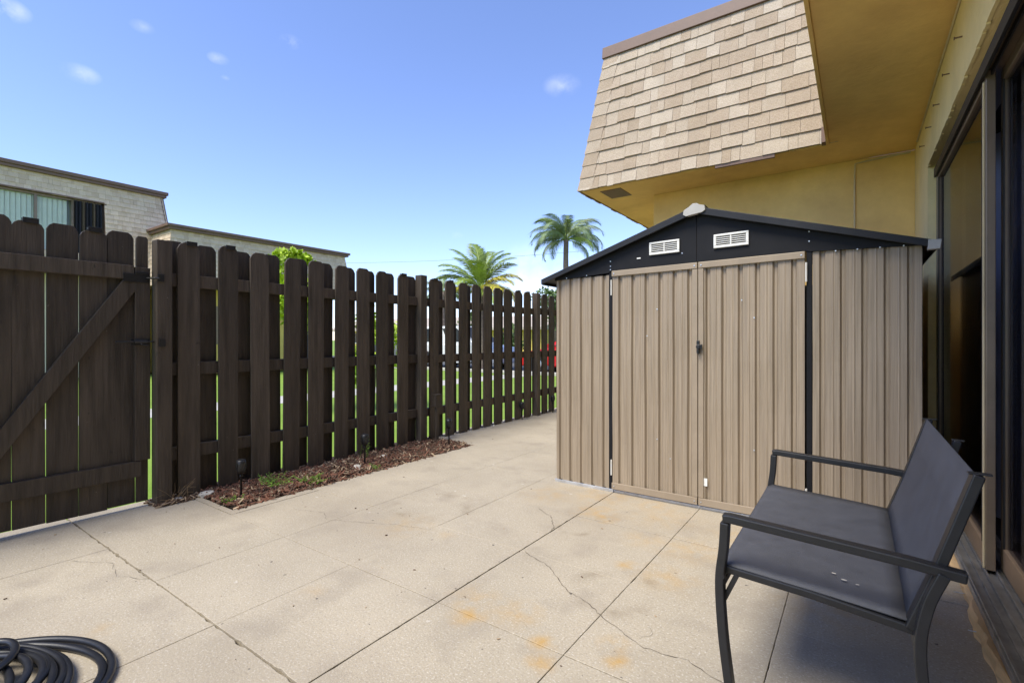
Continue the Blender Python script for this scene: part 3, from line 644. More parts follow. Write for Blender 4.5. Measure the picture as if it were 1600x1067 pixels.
# mansard faces: backing
def mansard(parent, hpf, p0, p1, inward, z0, H, T, mats, name, single, exposure, seed, hip0=False, hip1=False, hl=None):
    """shingled face from p0 to p1 (plan points) leaning towards 'inward' by T over height H"""
    r = random.Random(seed); p0 = Vector((*p0, z0)); p1 = Vector((*p1, z0)); al = (p1-p0); Ln = al.length; al.normalize(); inw = Vector((*inward, 0))
    up = (inw*T+Vector((0, 0, H))); SL = up.length; up.normalize(); out = al.cross(up); 
    if out.dot(inw) > 0: out = -out
    tin = T/H
    nrow = int(round(SL/exposure)); ex = SL/nrow; merged = MB()
    for row in range(nrow):
        s0 = row*ex; s1 = s0+ex+.012
        a0 = (s0/SL)*T if hip0 else 0; b0 = Ln-((s0/SL)*T if hip1 else 0)
        x = a0-(0 if hip0 else 0); first = True
        while x < b0-.02:
            w = r.choice([.08, .11, .14, .17, .21])*r.uniform(.85, 1.15)
            if first: w *= r.uniform(.4, 1); first = False
            e = min(x+w, b0)
            if b0-e < .05: e = b0
            mi = r.choices(range(len(mats)), [3, 3, 2, 2][:len(mats)])[0]; th = .013+r.choice([0, .005]); j = r.uniform(-.006, .006)
            def P(a, s, o): return p0+al*a+up*s+out*o
            g = .0012
            pts = [P(x+g, s0+j, th*.2), P(e-g, s0+j, th*.2), P(e-g, s1, 0.001), P(x+g, s1, 0.001), P(x+g, s0+j, th+.003), P(e-g, s0+j, th+.003), P(e-g, s1, .004), P(x+g, s1, .004)]
            if single:
                mb = MB(); c = sum(pts, Vector())/8; mb.hexa([p-c for p in pts]); me = mb.mesh('shingle', [mats[mi]]); link('shingle', me, parent, 0, c-hl)
            else: merged.hexa(pts, mi)
            x = e
    if not single:
        merged.v = [tuple(Vector(v)-hl) for v in merged.v]; o = merged.build('shingles', mats, parent); o['kind'] = 'stuff'
    return p0, al, up, out, Ln, SL
def mansard_block(x0, x1, y0, y1): pass
bk = MB(); e = .004
bk.hexa([(MX0+e, MY+e, ZS+.021), (EX+.28, MY+e, ZS+.021), (EX+.28, 12, ZS+.021), (MX0+e, 12, ZS+.021), (MX0+MT+e, MY+MT+e, ZS+MH), (EX+.28, MY+MT+e, ZS+MH), (EX+.28, 12, ZS+MH), (MX0+MT+e, 12, ZS+MH)])
roof = hp(bk, 'roof', 'brown_trim')
mansard(roof, None, (MX0, MY), (EX+.27, MY), (0, 1), ZS, MH, MT, SH, 'a', True, .139, 3, hip0=True, hl=HL)
mansard(roof, None, (MX0, 12), (MX0, MY), (1, 0), ZS, MH, MT, SH, 'b', False, .139, 4, hip1=True, hl=HL)
# hip cap shingles
hp0 = Vector((MX0, MY, ZS)); hd = Vector((MT, MT, MH)); n = 11
fo = Vector((0, -1, MT/MH)).normalized(); so = Vector((-1, 0, MT/MH)).normalized()
for k in range(n):
    a = hp0+hd*(k/n); b = hp0+hd*((k+1)/n+.012); w0 = .155+rnd.uniform(-.006, .006); mb = MB()
    A0, A1 = a+fo*.019+so*.019, b+fo*.012+so*.012
    c = (a+b)/2; pts = []
    for (q, oo) in ((A0, .021), (A1, .013)):
        pts.append((q, q+Vector((w0, 0, 0))+fo*.0-so*.019, q+Vector((0, w0, 0))-fo*.019))
    t = .006; vs = []
    for (c0, c1, c2) in pts: vs += [c0, c1, c2, c0-fo*t-so*t, c1-fo*t, c2-so*t]
    mb.add([v-c for v in vs], [(0, 1, 7, 6), (2, 0, 6, 8), (3, 9, 10, 4), (5, 11, 9, 3), (0, 3, 4, 1), (2, 5, 3, 0), (6, 7, 10, 9), (8, 6, 9, 11), (1, 4, 10, 7), (2, 8, 11, 5)])
    link('hip_shingle', mb.mesh('hip_shingle', [SH[k*7 % 3]]), roof, 0, c-HL)
m = MB(); zt = ZS+MH
m.hexa([(MX0+MT-.035, MY+MT-.035, zt-.02), (EX+.29, MY+MT-.035, zt-.02), (EX+.29, MY+MT+.1, zt-.02), (MX0+MT-.035, MY+MT+.1, zt-.02), (MX0+MT-.03, MY+MT-.03, zt+.10), (EX+.29, MY+MT-.03, zt+.10), (EX+.29, MY+MT+.1, zt+.10), (MX0+MT-.03, MY+MT+.1, zt+.10)])
hp(m, 'roof_edge_trim', 'brown_trim', roof, bevel=.004)
m = MB(); m.box(MX0+MT-.035, MX0+MT+.1, MY+MT+.101, 12, zt-.02, zt+.10); hp(m, 'roof_edge_trim', 'brown_trim', roof, bevel=.004)
# roof over the door wall (faces the fence)
bk = MB(); bk.hexa([(EX-.0, -4, ZS+.115), (WX+3, -4, ZS+.115), (WX+3, MY+.3, ZS+.115), (EX, MY+.26, ZS+.115), (EX+MT, -4, ZS+MH), (WX+3, -4, ZS+MH), (WX+3, MY+.3, ZS+MH), (EX+MT, MY+.3, ZS+MH)]); roof2 = hp(bk, 'roof', 'brown_trim')
mansard(roof2, None, (EX-.004, MY+.2), (EX-.004, -4), (1, 0), ZS+.115, MH-.115, MT*.93, SH, 'c', False, .139, 5, hl=HL)
# cable on the rear wall, studs on the wall band
m = MB(); m.sweep([(-.02, WY-.008, 1.5), (-.02, WY-.008, 2.60), (-.015, WY-.008, 2.715), (.06, WY-.009, 2.722), (.38, WY-.009, 2.735)], circ(.0075, 6), (0, 1, 0)); hp(m, 'cable', 'stucco_line')
m = MB(); m.sweep([(WX-.006, y, ZS-.014+.004*math.sin(y*5)) for y in [-.5+.25*k for k in range(24)]], circ(.006, 5)); hp(m, 'caulk_line', 'stucco_line')
for k in range(11):
    y = 4.75-.40*k; z = 2.545+rnd.uniform(-.008, .008); st = MB()
    st.sweep([(WX+.005, y, z), (WX-.030, y, z+.001)], circ(.0035, 6), (0, 0, 1)); st.sweep([(WX-.027, y, z), (WX-.031, y, z)], circ(.008, 8), (0, 0, 1)); hp(st, 'stud', 'galv' if False else 'brown_trim')
# ragged stucco edge over the opening
rg = MB(); yy = OY0
while yy < OY1:
    l = rnd.uniform(.03, .09); d = rnd.uniform(.002, .013); rg.box(WX-.003, WX+.01, yy, min(yy+l, OY1), OZ-d, OZ+.01); yy += l
hp(rg, 'plaster_edge', 'stucco')
# sliding door
sd = MB(); FX = .485
sd.box(FX-.03, FX+.10, OY0, OY1, OZ-.055, OZ-.001); sd.box(FX-.03, FX+.10, OY1-.05, OY1-.001, .085, OZ-.056); sd.box(FX-.03, FX+.10, OY0+.001, OY0+.05, .085, OZ-.056)
door_o = hp(sd, 'sliding_door', 'bronze', bevel=.004)
def dp(mb, name, mm, **k): mb.v = [tuple(Vector(v)-HL) for v in mb.v]; return mb.build(name, mm, door_o, **k)
m = MB(); m.box(FX-.045, FX-.031, OY0, OY1-.02, OZ-.09, OZ-.03); m.box(FX-.012, FX-.006, OY0, OY1-.051, OZ-.085, OZ-.056); dp(m, 'head_track', 'gasket', bevel=.002)
def panel(x, y0, y1, wide, z0=.10, z1=OZ-.06):
    m = MB(); t = .05
    m.box(x-.016, x+.016, y0, y0+wide, z0, z1); m.box(x-.016, x+.016, y1-.045, y1, z0, z1); m.box(x-.0155, x+.0155, y0+wide, y1-.045, z1-.05, z1)
    dp(m, 'panel_frame', 'bronze', bevel=.003)
    m = MB(); m.box(x-.0165, x+.0165, y0+wide, y1-.045, z0, z0+.10); dp(m, 'bottom_rail', 'bronze_light', bevel=.003)
    m = MB(); m.box(x-.003, x+.003, y0+wide-.005, y1-.04, z0+.095, z1-.045); dp(m, 'glass_pane', 'tinted_glass')
    m = MB(); m.box(x-.0175, x-.012, y0+wide-.0, y0+wide+.008, z0+.1, z1-.05); m.box(x-.0175, x-.012, y1-.053, y1-.045, z0+.1, z1-.05); dp(m, 'gasket', 'gasket')
panel(FX-.012, 2.93, OY1-.052, .075); panel(FX+.045, 1.55, 2.99, .06); panel(FX-.012, .26, 1.60, .06)
m = MB(); m.box(FX-.034, FX-.029, 2.95, 2.965, .1, OZ-.1); dp(m, 'seal_strip', 'stucco_line')
# sill: stepped aluminium track on a rotten timber
m = MB()
m.box(.385, FX+.11, OY0, OY1, .055, .082)
for x in (.392, .425, .452, .490, .52, .555): m.box(x, x+.008, OY0, OY1-.001, .0825, .0825+(.016 if x > .44 else .010))
dp(m, 'sill_track', 'alu', bevel=.0015)
m = MB(); ys = [OY0+(OY1-OY0)*k/90 for k in range(91)]; vs = []
for y in ys:
    a = .368+rnd.uniform(-.006, .006)+.010*math.sin(y*7)
    vs += [(a+.004, y, -.02), (a-rnd.uniform(0, .006), y, .028+rnd.uniform(-.006, .006)), (a+.006+rnd.uniform(0, .006), y, .054), (.44, y, .054)]
m.add(vs, [(4*i+j, 4*i+j+1, 4*i+5+j, 4*i+4+j) for i in range(90) for j in range(3)]); dp(m, 'sill_timber', 'rotten_wood')
for k in range(7):
    y = 1.2+.42*k+rnd.uniform(-.1, .1); m = MB(); m.sweep([(.37, y, .03), (.335, y+.006, .026)], circ(.002, 5)); dp(m, 'nail', 'galv')
# room behind the glass
m = MB(); m.box(FX+.9, FX+.92, OY0-.3, OY1+.3, 0, OZ+.2); m.box(FX+.115, FX+.9, OY0-.3, OY1+.3, .0, .05); m.box(FX+.115, FX+.9, OY0-.3, OY1+.3, OZ+.05, OZ+.1); m.box(FX+.115, FX+.9, OY1+.1, OY1+.12, .05, OZ+.05); m.box(FX+.115, FX+.9, OY0-.2, OY0-.18, .05, OZ+.05)
hp(m, 'room_interior', 'interior')
m = MB(); n = 130; vs = []
for i in range(n+1):
    y = OY0+.1+(OY1-OY0-.2)*i/n; x = FX+.21+.028*math.sin(y*42)+.008*math.sin(y*17)
    vs += [(x, y, .06), (x, y, OZ-.02)]
m.add(vs, [(2*i, 2*i+2, 2*i+3, 2*i+1) for i in range(n)]); hp(m, 'curtain', 'curtain', smooth=True)

# ============================================================ BENCH
bench = empty('patio_bench', (-.05, 2.02, 0)); tag(bench, 'black metal patio loveseat with dark sling seat beside the sliding door', 'bench'); BL = Vector(bench.location)
def bp_(mb, name, mm, **k): mb.v = [tuple(Vector(v)-BL) for v in mb.v]; return mb.build(name, mm, bench, **k)
Y0, Y1 = 1.515, 2.525
def bez(pts, n=10):
    out = []
    for i in range(len(pts)-1):
        p0 = Vector(pts[max(i-1, 0)]); p1 = Vector(pts[i]); p2 = Vector(pts[i+1]); p3 = Vector(pts[min(i+2, len(pts)-1)])
        for k in range(n):
            t = k/n; out.append(.5*((2*p1)+(p2-p0)*t+(2*p0-5*p1+4*p2-p3)*t*t+(3*p1-p0-3*p2+p3)*t**3))
    return out+[Vector(pts[-1])]
for y, s in ((Y0, 1), (Y1, -1)):
    m = MB(); m.sweep([(-.318, y, .585), (-.30, y, .587), (.10, y, .566), (.205, y, .556)], rect(.032, .024), (0, 0, 1)); bp_(m, 'armrest', 'bench_metal', bevel=.004)
    m = MB(); m.sweep(bez([(-.312, y, .574), (-.316, y, .50), (-.326, y, .40), (-.318, y, .25), (-.300, y, .10), (-.292, y, 0.0)], 6), rect(.024, .034), (0, 1, 0)); bp_(m, 'leg', 'bench_metal', bevel=.003)
    m = MB(); m.sweep(bez([(.165, y, .556), (.135, y, .47), (.122, y, .36), (.140, y, .20), (.185, y, 0.0)], 6), rect(.024, .040), (0, 1, 0)); bp_(m, 'leg', 'bench_metal', bevel=.003)
    yb = y+s*.028
    m = MB(); m.sweep([(.105, yb, .40), (.150, yb, .53), (.228, yb, .790)], rect(.022, .044), (0, 1, 0)); bp_(m, 'back_post', 'bench_metal', bevel=.003)
    m = MB(); m.sweep([(-.335, yb, .412), (-.31, yb, .43), (-.1, yb, .418), (.115, yb, .395)], rect(.022, .030), (0, 1, 0)); bp_(m, 'seat_rail', 'bench_metal', bevel=.004)
    m = MB(); m.sweep([(-.322, y+s*.016, .335), (-.285, y+s*.020, .42)], rect(.014, .014), (0, 1, 0)); bp_(m, 'gusset', 'bench_metal', bevel=.002)
    for (px, pz) in ((-.318, .42), (-.322, .36), (.128, .41), (.125, .36), (.165, .545)):
        sc_ = MB(); sc_.sweep([(px, y-s*.012, pz), (px, y-s*.0165, pz)], circ(.007, 8), (0, 0, 1)); bp_(sc_, 'bolt', 'bench_metal')
    cp = MB(); cp.box(.209, .252, yb-.011, yb+.011, .7895, .7935); bp_(cp, 'end_cap', 'bench_metal', bevel=.002)
ym = (Y0+Y1)/2
m = MB(); m.sweep([(.13, ym, .40), (.175, ym, .53), (.252, ym, .790)], rect(.020, .03), (0, 1, 0)); bp_(m, 'back_post', 'bench_metal', bevel=.003)
m = MB(); m.box(.238, .268, ym-.010, ym+.010, .7895, .7935); bp_(m, 'end_cap', 'bench_metal', bevel=.002)
m = MB(); m.sweep([(-.325, Y0, .395), (-.325, Y1, .395)], rect(.022, .022), (0, 0, 1)); m.sweep([(.12, Y0, .375), (.12, Y1, .375)], rect(.022, .022), (0, 0, 1)); bp_(m, 'cross_bar', 'bench_metal', bevel=.003)
def sling(curve, name, sag):
    m = MB(); ny = 18; nn = len(curve); vs = []
    for side in (0, 1):
        for j in range(ny+1):
            t = j/ny; y = Y0+.020+(Y1-Y0-.040)*t
            for i, (x, z) in enumerate(curve):
                s_ = math.sin(math.pi*t)**.6*math.sin(math.pi*i/(nn-1)) if nn > 1 else 0
                a = curve[min(i+1, nn-1)]; b = curve[max(i-1, 0)]; dx, dz = a[0]-b[0], a[1]-b[1]; l = math.hypot(dx, dz); nx_, nz_ = -dz/l, dx/l
                o_ = -sag*s_-(.004 if side else 0); vs.append((x+nx_*o_, y, z+nz_*o_))
    k = (ny+1)*nn
    fs = [(j*nn+i, j*nn+i+1, (j+1)*nn+i+1, (j+1)*nn+i) for j in range(ny) for i in range(nn-1)]
    fs += [tuple(k+q for q in f) for f in fs]
    fs += [(i, i+1, k+i+1, k+i) for i in range(nn-1)]+[(ny*nn+i, ny*nn+i+1, k+ny*nn+i+1, k+ny*nn+i) for i in range(nn-1)]
    fs += [(j*nn, (j+1)*nn, k+(j+1)*nn, k+j*nn) for j in range(ny)]+[(j*nn+nn-1, (j+1)*nn+nn-1, k+(j+1)*nn+nn-1, k+j*nn+nn-1) for j in range(ny)]
    m.add(vs, fs); o = bp_(m, name, 'bench_sling', smooth=True)
    return o
sling([(-.345, .412), (-.337, .432), (-.315, .444), (-.2, .437), (-.05, .428), (.06, .420), (.102, .416)], 'seat_sling', .012)
bs = sling([(.100, .418), (.115, .455), (.145, .545), (.185, .675), (.220, .792)], 'backrest_sling', .006)
# bird-dropping smudges on the seat
for (x, y, r) in ((-.03, 1.66, .006), (-.055, 1.69, .004), (.0, 1.65, .003)):
    m = MB(); k = 9; m.add([(x+r*1.6*math.cos(6.283*i/k)*rnd.uniform(.5, 1.1), y+r*math.sin(6.283*i/k)*rnd.uniform(.5, 1.1), .4262-.010*math.sin(math.pi*(y-Y0)/(Y1-Y0))**.6+.0075-.03*(x+.03)) for i in range(k)], [tuple(range(k))]); bp_(m, 'smudge', 'stone_pale')

# ============================================================ HOSE
hs = []; rr_ = random.Random(11); cx, cy = -2.24, .115
n = 0; prev = None
loops = [(.50, .36, 56, 0), (.475, .345, 55, .0), (.40, .33, 40, 0), (.385, .31, 48, .010), (.36, .30, 30, .014), (.34, .27, 70, .018), (.32, .26, 50, .020), (.30, .25, 10, .022), (.26, .22, 80, .03), (.22, .18, 35, .035), (.30, .16, 110, .05), (.16, .13, 0, .05)]
for li, (a, b, ang, z) in enumerate(loops):
    A = R(ang); ox, oy = rr_.uniform(-.02, .02), rr_.uniform(-.02, .02)
    for i in range(30):
        t = 2*math.pi*i/30; nx_l = loops[min(li+1, len(loops)-1)]; f = i/30; f2 = max(0, (f-.75)/.25)
        aa = a+(nx_l[0]-a)*f2; bb = b+(nx_l[1]-b)*f2; AA = A+(R(nx_l[2])-A)*f2; zz = z+(nx_l[3]-z)*f2
        x, y = aa*math.cos(t+math.pi), bb*math.sin(t+math.pi)
        hs.append((cx+ox*(1-f2)+x*math.cos(AA)-y*math.sin(AA), cy+oy*(1-f2)+x*math.sin(AA)+y*math.cos(AA), .014+zz+.008*math.sin(t*2+li*1.7)**2))
hm = MB(); hm.sweep(bez(hs, 3), circ(.0118, 10)); hose = hm.build('garden_hose', 'hose', smooth=True)
tag(hose, 'black hose lying in a loose coil on the concrete', 'hose')

# ============================================================ NEIGHBOUR HOUSE (left)
NB = empty('neighbour_house', (-18, 5, 0)); tag(NB, 'two-storey neighbour house with brown shingled mansard and blinds in its window', 'house'); NL = Vector(NB.location)
def npx(mb, name, mats, parent=None, **k):
    mb.v = [tuple(Vector(v)-NL) for v in mb.v]; return mb.build(name, mats, parent or NB, **k)
UX, UZ0, UZ1, UT, UE = -18.0, 2.95, 5.70, .35, 6.75
m = MB(); m.box(-26, -18.6, -9, 5.9, 0, 2.95); npx(m, 'wall', 'cream')
wy0, wy1, wz0, wz1 = .9, 4.90, 3.55, 5.13
def lean(z): return UX-UT*(z-UZ0)/(UZ1-UZ0)
def strip(y0, y1, z0, z1, ta=0, tb=0):
    return [(lean(z0)-.01, y0, z0), (-26, y0, z0), (-26, y1-ta, z0), (lean(z0)-.01, y1-ta, z0), (lean(z1)-.01, y0, z1), (-26, y0, z1), (-26, y1-tb, z1), (lean(z1)-.01, y1-tb, z1)]
m = MB(); q = lambda z: UT*(z-UZ0)/(UZ1-UZ0)
m.hexa(strip(-9, UE, wz1, UZ1, q(wz1), q(UZ1))); m.hexa(strip(-9, UE, UZ0, wz0, 0, q(wz0))); m.hexa(strip(wy1, UE, wz0, wz1, q(wz0), q(wz1))); m.hexa(strip(-9, wy0, wz0, wz1))
nroof = npx(m, 'roof', 'brown_trim')
def nshing(y0, y1, z0, z1, seed, hip=False):
    H = z1-z0; T = UT*H/(UZ1-UZ0); x = lean(z0)
    mansard(nroof, None, (x, y0), (x, y1), (-1, 0), z0, H, T, NSH, 'n', False, .145, seed, hip1=hip, hl=NL)
nshing(-9, UE-q(wz1), wz1, UZ1, 21, True); nshing(wy1, UE-q(wz0), wz0, wz1, 22, True); nshing(-9, wy0, wz0, wz1, 23); nshing(-9, UE, UZ0, wz0, 24, True)
m = MB(); m.hexa([(UX+.02, UE+.02, UZ0), (UX-.10, UE+.02, UZ0), (UX-.10, UE+.025, UZ0), (UX+.02, UE+.025, UZ0), (UX-UT+.02, UE-UT+.02, UZ1), (UX-UT-.10, UE-UT+.02, UZ1), (UX-UT-.1, UE-UT+.03, UZ1), (UX-UT+.02, UE-UT+.03, UZ1)]); npx(m, 'hip_trim', 'brown_trim', nroof)
m = MB(); m.hexa([(UX+.03, UE-.05, UZ0), (UX-.05, UE+.03, UZ0), (-26, UE+.03, UZ0), (-26, UE-.05, UZ0), (UX-UT+.03, UE-UT-.05, UZ1), (UX-UT-.05, UE-UT+.03, UZ1), (-26, UE-UT+.03, UZ1), (-26, UE-UT-.05, UZ1)]); npx(m, 'side_slope', 'brown_trim', nroof)
m = MB(); m.box(UX-UT-.2, UX-UT+.10, -9, UE-UT+.10, UZ1-.03, UZ1+.05); m.box(UX-UT-.2, UX-UT+.14, -9, UE-UT+.14, UZ1+.051, UZ1+.15); m.box(-26, UX-UT-.2, UE-UT-.1, UE-UT+.10, UZ1-.03, UZ1+.15); npx(m, 'roof_edge_trim', 'brown_trim', nroof, bevel=.01)
win = MB(); wx = UX-.42
win.box(wx-.02, wx+.06, wy0, wy1, wz1-.06, wz1); win.box(wx-.02, wx+.06, wy0, wy1, wz0, wz0+.06); win.box(wx-.02, wx+.06, wy0, wy0+.05, wz0, wz1); win.box(wx-.02, wx+.06, wy1-.05, wy1, wz0, wz1); win.box(wx-.02, wx+.062, 3.40, 3.46, wz0, wz1); win.box(wx-.02, wx+.062, 2.1, 2.15, wz0, wz1)
wo_ = npx(win, 'window', 'bronze', bevel=.004)
m = MB(); m.box(wx-.005, wx+.0, wy0, wy1, wz0, wz1); m.v = [tuple(Vector(v)-NL) for v in m.v]; m.build('glass_pane', 'clear_glass', wo_)
for k in range(30):
    y = wy0+.06+k*.105; m = MB(); m.hexa([(wx-.07, y, wz0+.05), (wx-.03, y+.088, wz0+.05), (wx-.032, y+.09, wz0+.05), (wx-.072, y+.002, wz0+.05), (wx-.07, y, wz1-.05), (wx-.03, y+.088, wz1-.05), (wx-.032, y+.09, wz1-.05), (wx-.072, y+.002, wz1-.05)]); m.v = [tuple(Vector(v)-NL) for v in m.v]; m.build('blind_slat', 'blind', wo_)
m = MB(); m.box(wx-.3, wx-.28, wy0, wy1, wz0, wz1); m.v = [tuple(Vector(v)-NL) for v in m.v]; m.build('blind_backing', 'blind', wo_)
m = MB(); m.box(wx-.28, UX+.0, wy0-.03, wy0-.001, wz0-.02, wz1+.02); m.box(wx-.28, lean(wz1)+.015, wy1+.001, wy1+.05, wz0-.02, wz1+.02); m.box(wx-.28, lean(wz1)+.03, wy0, wy1, wz1+.001, wz1+.035); npx(m, 'window_reveal', 'brown_trim')
for k in range(9):
    y = 4.16+k*.08; m = MB(); m.hexa([(wx+.07, y, wz0+.03), (wx+.15, y+.04, wz0+.03), (wx+.15, y+.045, wz0+.03), (wx+.07, y+.005, wz0+.03), (wx+.07, y, wz1-.04), (wx+.15, y+.04, wz1-.04), (wx+.15, y+.045, wz1-.04), (wx+.07, y+.005, wz1-.04)])
    m.hexa([(wx+.15, y+.045, wz0+.03), (wx+.07, y+.08, wz0+.03), (wx+.07, y+.076, wz0+.03), (wx+.15, y+.041, wz0+.03), (wx+.15, y+.045, wz1-.04), (wx+.07, y+.08, wz1-.04), (wx+.07, y+.076, wz1-.04), (wx+.15, y+.041, wz1-.04)]); npx(m, 'shutter_blade', 'shutter_dark' if k % 3 else 'bronze')
# lower wing
LX, LY0, LY1, LZ0, LZ1, LT = -16.5, 5.85, 12.35, 2.75, 4.42, .24
m = MB(); m.box(-26, LX-.7, LY0+.6, LY1-.6, 0, LZ0); wing = npx(m, 'wing_wall', 'yellow_wall')
m = MB(); e = .012; m.hexa([(LX-e, LY0+e, LZ0), (-26, LY0+e, LZ0), (-26, LY1-e, LZ0), (LX-e, LY1-e, LZ0), (LX-LT-e, LY0+LT+e, LZ1), (-26, LY0+LT+e, LZ1), (-26, LY1-LT-e, LZ1), (LX-LT-e, LY1-LT-e, LZ1)]); lroof = npx(m, 'roof', 'brown_trim')
mansard(lroof, None, (LX, LY0), (LX, LY1), (-1, 0), LZ0, LZ1-LZ0, LT, NSH, 'n', False, .145, 31, True, True, hl=NL)
mansard(lroof, None, (-20, LY0), (LX, LY0), (0, 1), LZ0, LZ1-LZ0, LT, NSH, 'n', False, .145, 32, False, True, hl=NL)
m = MB(); m.box(-26, LX-LT+.12, LY0+LT-.12, LY1-LT+.12, LZ1-.02, LZ1+.05); m.box(-26, LX-LT+.17, LY0+LT-.17, LY1-LT+.17, LZ1+.051, LZ1+.13); npx(m, 'roof_edge_trim', 'brown_trim', lroof, bevel=.01)
m = MB(); m.box(LX-.69, LX-.66, 7.2, 9.4, .95, 2.2); w2 = npx(m, 'window', 'bronze', wing)
m = MB(); m.box(LX-.72, LX-.66, 10.2, 11.1, 0, 2.1); npx(m, 'entry_door', 'shutter_dark', wing)

# ============================================================ vegetation beyond the fence
def leaf_cloud(n, c, rad, size, seed, squash=(1, 1, 1)):
    r = random.Random(seed); m = MB(); cl = [(Vector((r.gauss(0, .5), r.gauss(0, .5), r.gauss(0, .5))), r.uniform(.25, .5)) for _ in range(14)]
    for k in range(n):
        q, s_ = r.choice(cl); d = Vector((r.gauss(0, 1), r.gauss(0, 1), r.gauss(0, 1))).normalized()*s_*r.uniform(.6, 1.05)
        p = q+d
        if p.length > 1.15: p *= 1.1/p.length
        p = Vector((p.x*rad*squash[0], p.y*rad*squash[1], p.z*rad*squash[2]))+Vector(c)
        u = Vector((r.gauss(0, 1), r.gauss(0, 1), r.gauss(0, 1))).normalized(); v = u.orthogonal().normalized(); l = size*r.uniform(.6, 1.3)
        m.add([p, p+u*l*.5+v*l*.28, p+u*l, p+u*l*.5-v*l*.28], [(0, 1, 2, 3)])
    return m
def broadleaf(name, loc, h, rad, size, n, leafm, lab, cat, seed, squash=(1, 1, 1)):
    t = empty(name, loc); r = random.Random(seed)
    tm = MB(); zc = h-rad*squash[2]*.9
    tm.sweep([(0, 0, -.1), (.03, .02, zc*.5), (0, .03, zc)], circ(rad*.09, 8), (0, 1, 0), scale=[1.2, .9, .6])
    for k in range(6):
        a = r.uniform(0, 6.28); tm.sweep([(0, .02, zc*r.uniform(.5, .95)), (math.cos(a)*rad*.35, math.sin(a)*rad*.35, zc+rad*.1), (math.cos(a)*rad*.7, math.sin(a)*rad*.7, zc+rad*r.uniform(.1, .6))], circ(rad*.04, 6), (.3, 1, 0), scale=[1, .7, .3])
    tm.build('trunk', 'bark', t, smooth=True); leaf_cloud(n, (0, 0, zc), rad, size, seed, squash).build('crown', leafm, t)
    return tag(t, lab, cat)
broadleaf('lime_shrub', (-7.2, 4.25, -.05), 2.36, .52, .10, 2600, 'bush_leaf', 'bright lime green shrub standing just behind the dark fence', 'shrub', 5, (1.0, 1.1, 1.3))
broadleaf('green_shrub', (-6.6, 5.3, -.05), 1.7, .5, .09, 1500, 'bush_leaf', 'lower green shrub behind the fence beside the lime shrub', 'shrub', 6, (1, 1, 1.3))
def frond_mesh(L, nleaf, droop, leaflen, hang, seed, matn):
    r = random.Random(seed); m = MB(); path = []; ang = 0.0; p = Vector((0, 0, 0)); n = 26
    for i in range(n+1):
        t = i/n; path.append(p.copy()); a = -droop*t*t*1.3; p = p+Vector((math.cos(a), 0, math.sin(a)))*L/n
    m.sweep(path, circ(.022*L/2, 5), (0, 1, 0), scale=[1.2-1.05*i/n for i in range(n+1)])
    for k in range(nleaf):
        t = .14+.86*k/nleaf; i = min(int(t*n), n-1); f = t*n-i; q = path[i].lerp(path[i+1], f); tg = (path[i+1]-path[i]).normalized()
        ll = leaflen*(math.sin(math.pi*min(1, t*.82+.16))**.7)*r.uniform(.85, 1.1)
        for s_ in (-1, 1):
            sd_ = Vector((0, s_, 0)); d = (sd_*.8+tg*.65+Vector((0, 0, r.uniform(-.12, .25)))).normalized()
            mid = q+d*ll*.5; end = q+d*ll*.9+Vector((0, 0, -hang*ll*r.uniform(.6, 1.2))); w = tg*(.017*L/2+.008)*(.55 if hang > .6 else 1)
            m.add([q-w*.5, q+w*.5, mid+w*.6+Vector((0, 0, -hang*ll*.15)), mid-w*.6+Vector((0, 0, -hang*ll*.15)), end], [(0, 1, 2, 3), (3, 2, 4)])
    return m.mesh('frond', [matn])
def palm(name, loc, hz, fronds, meshes, trunk_r, lab, boot=None):
    t = empty(name, loc); tm = MB(); n = 14
    tm.sweep([(.06*math.sin(i*.4), .05*math.cos(i*.3), -.1+(hz+.1)*i/n) for i in range(n+1)], circ(trunk_r, 10), (0, 1, 0), scale=[(1.25-.4*i/n)*(1+.05*(i % 2)) for i in range(n+1)]); tm.build('trunk', 'bark', t, smooth=True)
    tip = Vector((.06*math.sin(n*.4), .05*math.cos(n*.3), hz))
    for (az, el, sc, mi) in fronds:
        o = link('frond', meshes[mi], t, 0, tip); o.rotation_mode = 'XYZ'; o.rotation_euler = (rnd.uniform(-.3, .3), -R(el), R(az)); o.scale = (sc, sc, sc)
    if boot: boot(t, tip)
    return tag(t, lab, 'palm tree')
def at(u, D): 
    a = R(35.2); r = (u-800)/765; return ((-math.sin(a)+r*math.cos(a))*D, (math.cos(a)+r*math.sin(a))*D, -.05)
FG = [frond_mesh(1.95, 80, .95, .56, .35, s, 'frond_green') for s in (1, 2)]+[frond_mesh(1.9, 80, 1.2, .55, .4, 3, 'frond_yellow')]
rt = 35.2   # azimuth of the picture's right in plan
palm('coconut_palm', at(752, 18), 3.05, [(rt+60, 78, 1.0, 0), (rt+180, 74, 1.0, 0), (rt, 62, .95, 1), (rt+20, 80, .9, 1), (rt+170, 50, 1.0, 0), (rt+190, 30, .95, 1), (rt+10, 38, .95, 2), (rt-30, 28, .85, 2), (rt+25, 12, .9, 2), (rt+150, 14, .9, 2), (rt+90, 45, .9, 0), (rt-90, 50, .9, 0), (rt+200, 8, .8, 2), (rt-60, 10, .85, 2), (rt-110, 20, .9, 1), (rt+120, 25, .9, 1), (rt+5, 2, .85, 2), (rt+175, -8, .75, 0), (rt+40, 68, 1.05, 0), (rt+140, 64, 1.0, 1), (rt+100, 85, 1.1, 0), (rt-150, 40, .9, 0), (rt-20, 50, .9, 1), (rt+160, 35, .95, 0), (rt-70, -5, .8, 1), (rt+60, 20, .9, 0)], FG, .16,
     'coconut palm with green and yellow fronds rising behind the fence')
